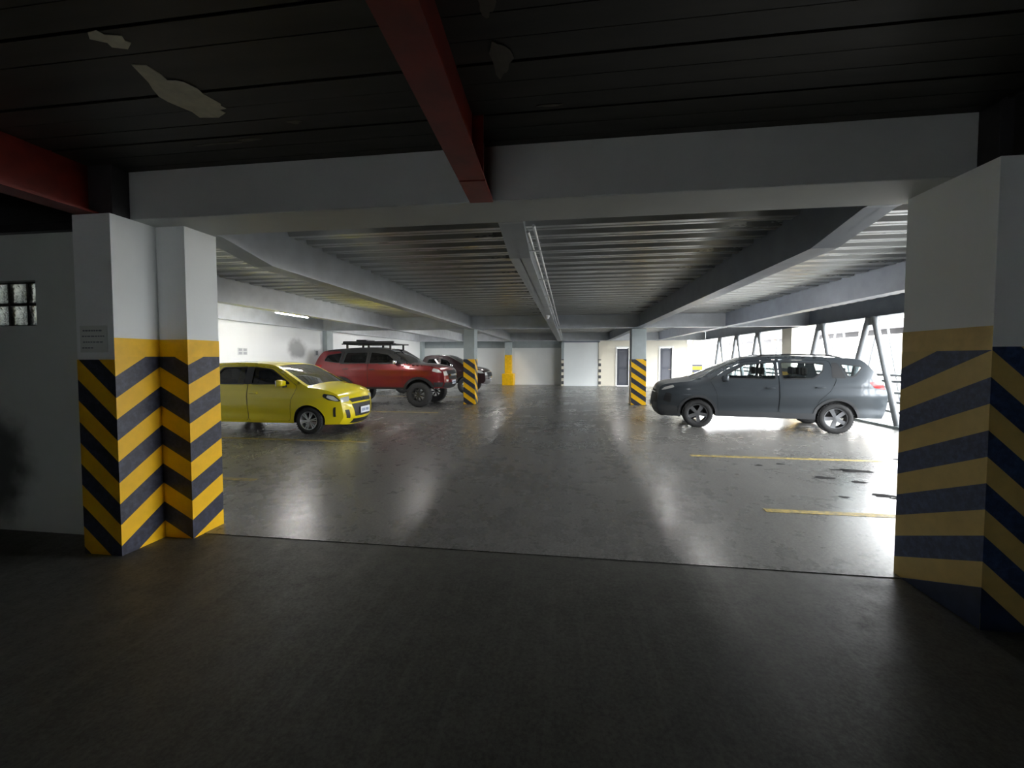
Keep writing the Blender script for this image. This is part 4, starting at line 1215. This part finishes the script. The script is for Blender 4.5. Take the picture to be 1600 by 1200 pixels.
PICKUP = dict(
    wb=3.1, hw=0.92, arch=0.44, hub=0.385, sill=0.48, wheel=(0.385, 0.225, 0.25), spokes=(6, 'slim'), alloy='dark_alloy', paint='maroon_car_paint', wheel_in=0.0,
    ws_glass='dark_car_glass', side_glass='dark_car_glass', belt=(1.24, -0.01), tumble=0.30, taper_f=(0.8, 0.14), taper_r=(0.4, 0.05), cabin=(-0.35, -2.0),
    profile=[(-4.24, .58, .02), (-4.29, .85, .02), (-4.28, 1.15, .02), (-4.22, 1.24, .01), (-3.4, 1.25, .0), (-2.45, 1.25, .0), (-2.22, 1.27, .0), (-2.13, 1.48, .04), (-1.98, 1.74, .03), (-1.55, 1.79, .04), (-1.10, 1.785, .04),
             (-.82, 1.73, .04), (-.36, 1.49, .07), (.08, 1.25, .07), (.46, 1.19, .06), (.76, 1.11, .06), (.88, 1.00, .08), (.92, .80, .10), (.90, .60, .10), (.78, .48, .08)],
    ws=(11, 13), rg=(6, 8),
    doors=[[(-.52, .55), (-.50, 1.0), (-.36, 1.26), (-.66, 1.48), (-.90, 1.64), (-1.26, 1.70), (-1.28, .55)],
           [(-1.29, .55), (-1.27, 1.70), (-1.88, 1.68), (-2.02, 1.28), (-2.04, .55)]],
    windows=[[(-.56, 1.29), (-.92, 1.58), (-1.22, 1.64), (-1.23, 1.28)], [(-1.34, 1.28), (-1.33, 1.64), (-1.82, 1.62), (-1.94, 1.30)]],
    handles=[(-1.16, 1.08), (-1.90, 1.09)], mirror=(-.62, 1.26), seats=[(-1.2, (-.40, .40))],
    creases=[(1.08, -0.01, 0.012, 0.05)], flare=0.06, flare_out=0.03, sill_h=0.06, handle_mat='chrome', mirror_mat='chrome',
    side_patches=[('headlamp', [(.50, 1.02), (.54, 1.12), (.74, 1.08), (.87, .96), (.68, .96)], 'lamp_glass', 0.006), ('tail_lamp', [(-4.27, .85), (-4.26, 1.2), (-4.14, 1.2), (-4.14, .85)], 'red_lens', 0.006),
                  ('bed_rail', [(-2.3, 1.20), (-2.3, 1.245), (-4.2, 1.24), (-4.2, 1.20)], 'black_plastic', 0.012)],
    nose=[('grille', 'chrome', (.74, 1.00, -.58, .58, -.64, .64), dict(off=0.012)), ('grille_mesh', 'black_plastic', (.78, .96, -.52, .52, -.58, .58), dict(off=0.02)), ('bumper', 'alloy', (.50, .68, -.98, .98, -.98, .98), dict(off=0.03)),
          ('headlamp', 'lamp_glass', (.86, .99, .66, .98, .70, .98), {}), ('headlamp', 'lamp_glass', (.86, .99, -.98, -.66, -.98, -.70), {})],
    plate=(.62, .14))

car = tag(empty('hatchback_car'), 'small bright yellow hatchback parked behind the stepped chevron pier', 'car')
build_car(HATCH, car); place(car, -5.57, 8.98, 0.0, HATCH)
car = tag(empty('minivan_car'), 'dark grey people carrier parked side on at the open right side', 'car')
build_car(MPV, car); place(car, 3.22, 11.08, math.atan2(0.47, -2.75), MPV)
# roof rails
c_ = Car(MPV)
for s in (-1, 1):
    bm = bmesh.new()
    pts = [(-1.25, 1.67), (-1.4, 1.725), (-2.0, 1.745), (-2.7, 1.72), (-2.95, 1.655)]
    for a, b in zip(pts, pts[1:]): bm_tube(bm, (a[0]+MPV['wb']/2, s*0.60, a[1]), (b[0]+MPV['wb']/2, s*0.60, b[1]), 0.016, 8)
    finish('roof_rail', bm, 'black_plastic', car, 50)
car = tag(empty('lifted_suv_car'), 'tall dark red off-road car with roof rack and black wheels', 'car')
build_car(SUV, car); place(car, -4.99, 14.2, 0.0, SUV)
h = SUV['wb']/2
rack = boxobj('roof_rack', (-2.95+h, -0.95+h, -0.60, -0.54, 2.135, 2.175), 'black_plastic', car)
boxobj('rack_rail', (-2.95+h, -0.95+h, 0.54, 0.60, 2.135, 2.175), 'black_plastic', rack)
for i in range(9):
    boxobj('rack_slat', (-2.95+h+i*0.243, -2.89+h+i*0.243, -0.56, 0.56, 2.14, 2.165), 'black_plastic', rack)
for x in (-2.75, -1.95, -1.15):
    for y in (-0.57, 0.57):
        boxobj('rack_foot', (x+h-0.03, x+h+0.03, y-0.025, y+0.025, 1.95, 2.14), 'black_plastic', rack)
bm = bmesh.new(); bm_tube(bm, (-2.85+h, -0.64, 2.2), (-1.0+h, -0.64, 2.2), 0.055, 12)
finish('awning_roll', bm, 'black_plastic', rack, 50)
boxobj('cargo_box', (-2.55+h, -2.15+h, -0.35, 0.35, 2.17, 2.32), 'black_plastic', rack, 0.03)
car = tag(empty('pickup_car'), 'dark maroon pickup half hidden behind the striped column', 'car')
build_car(PICKUP, car); place(car, -4.72, 19.5, 0.0, PICKUP)
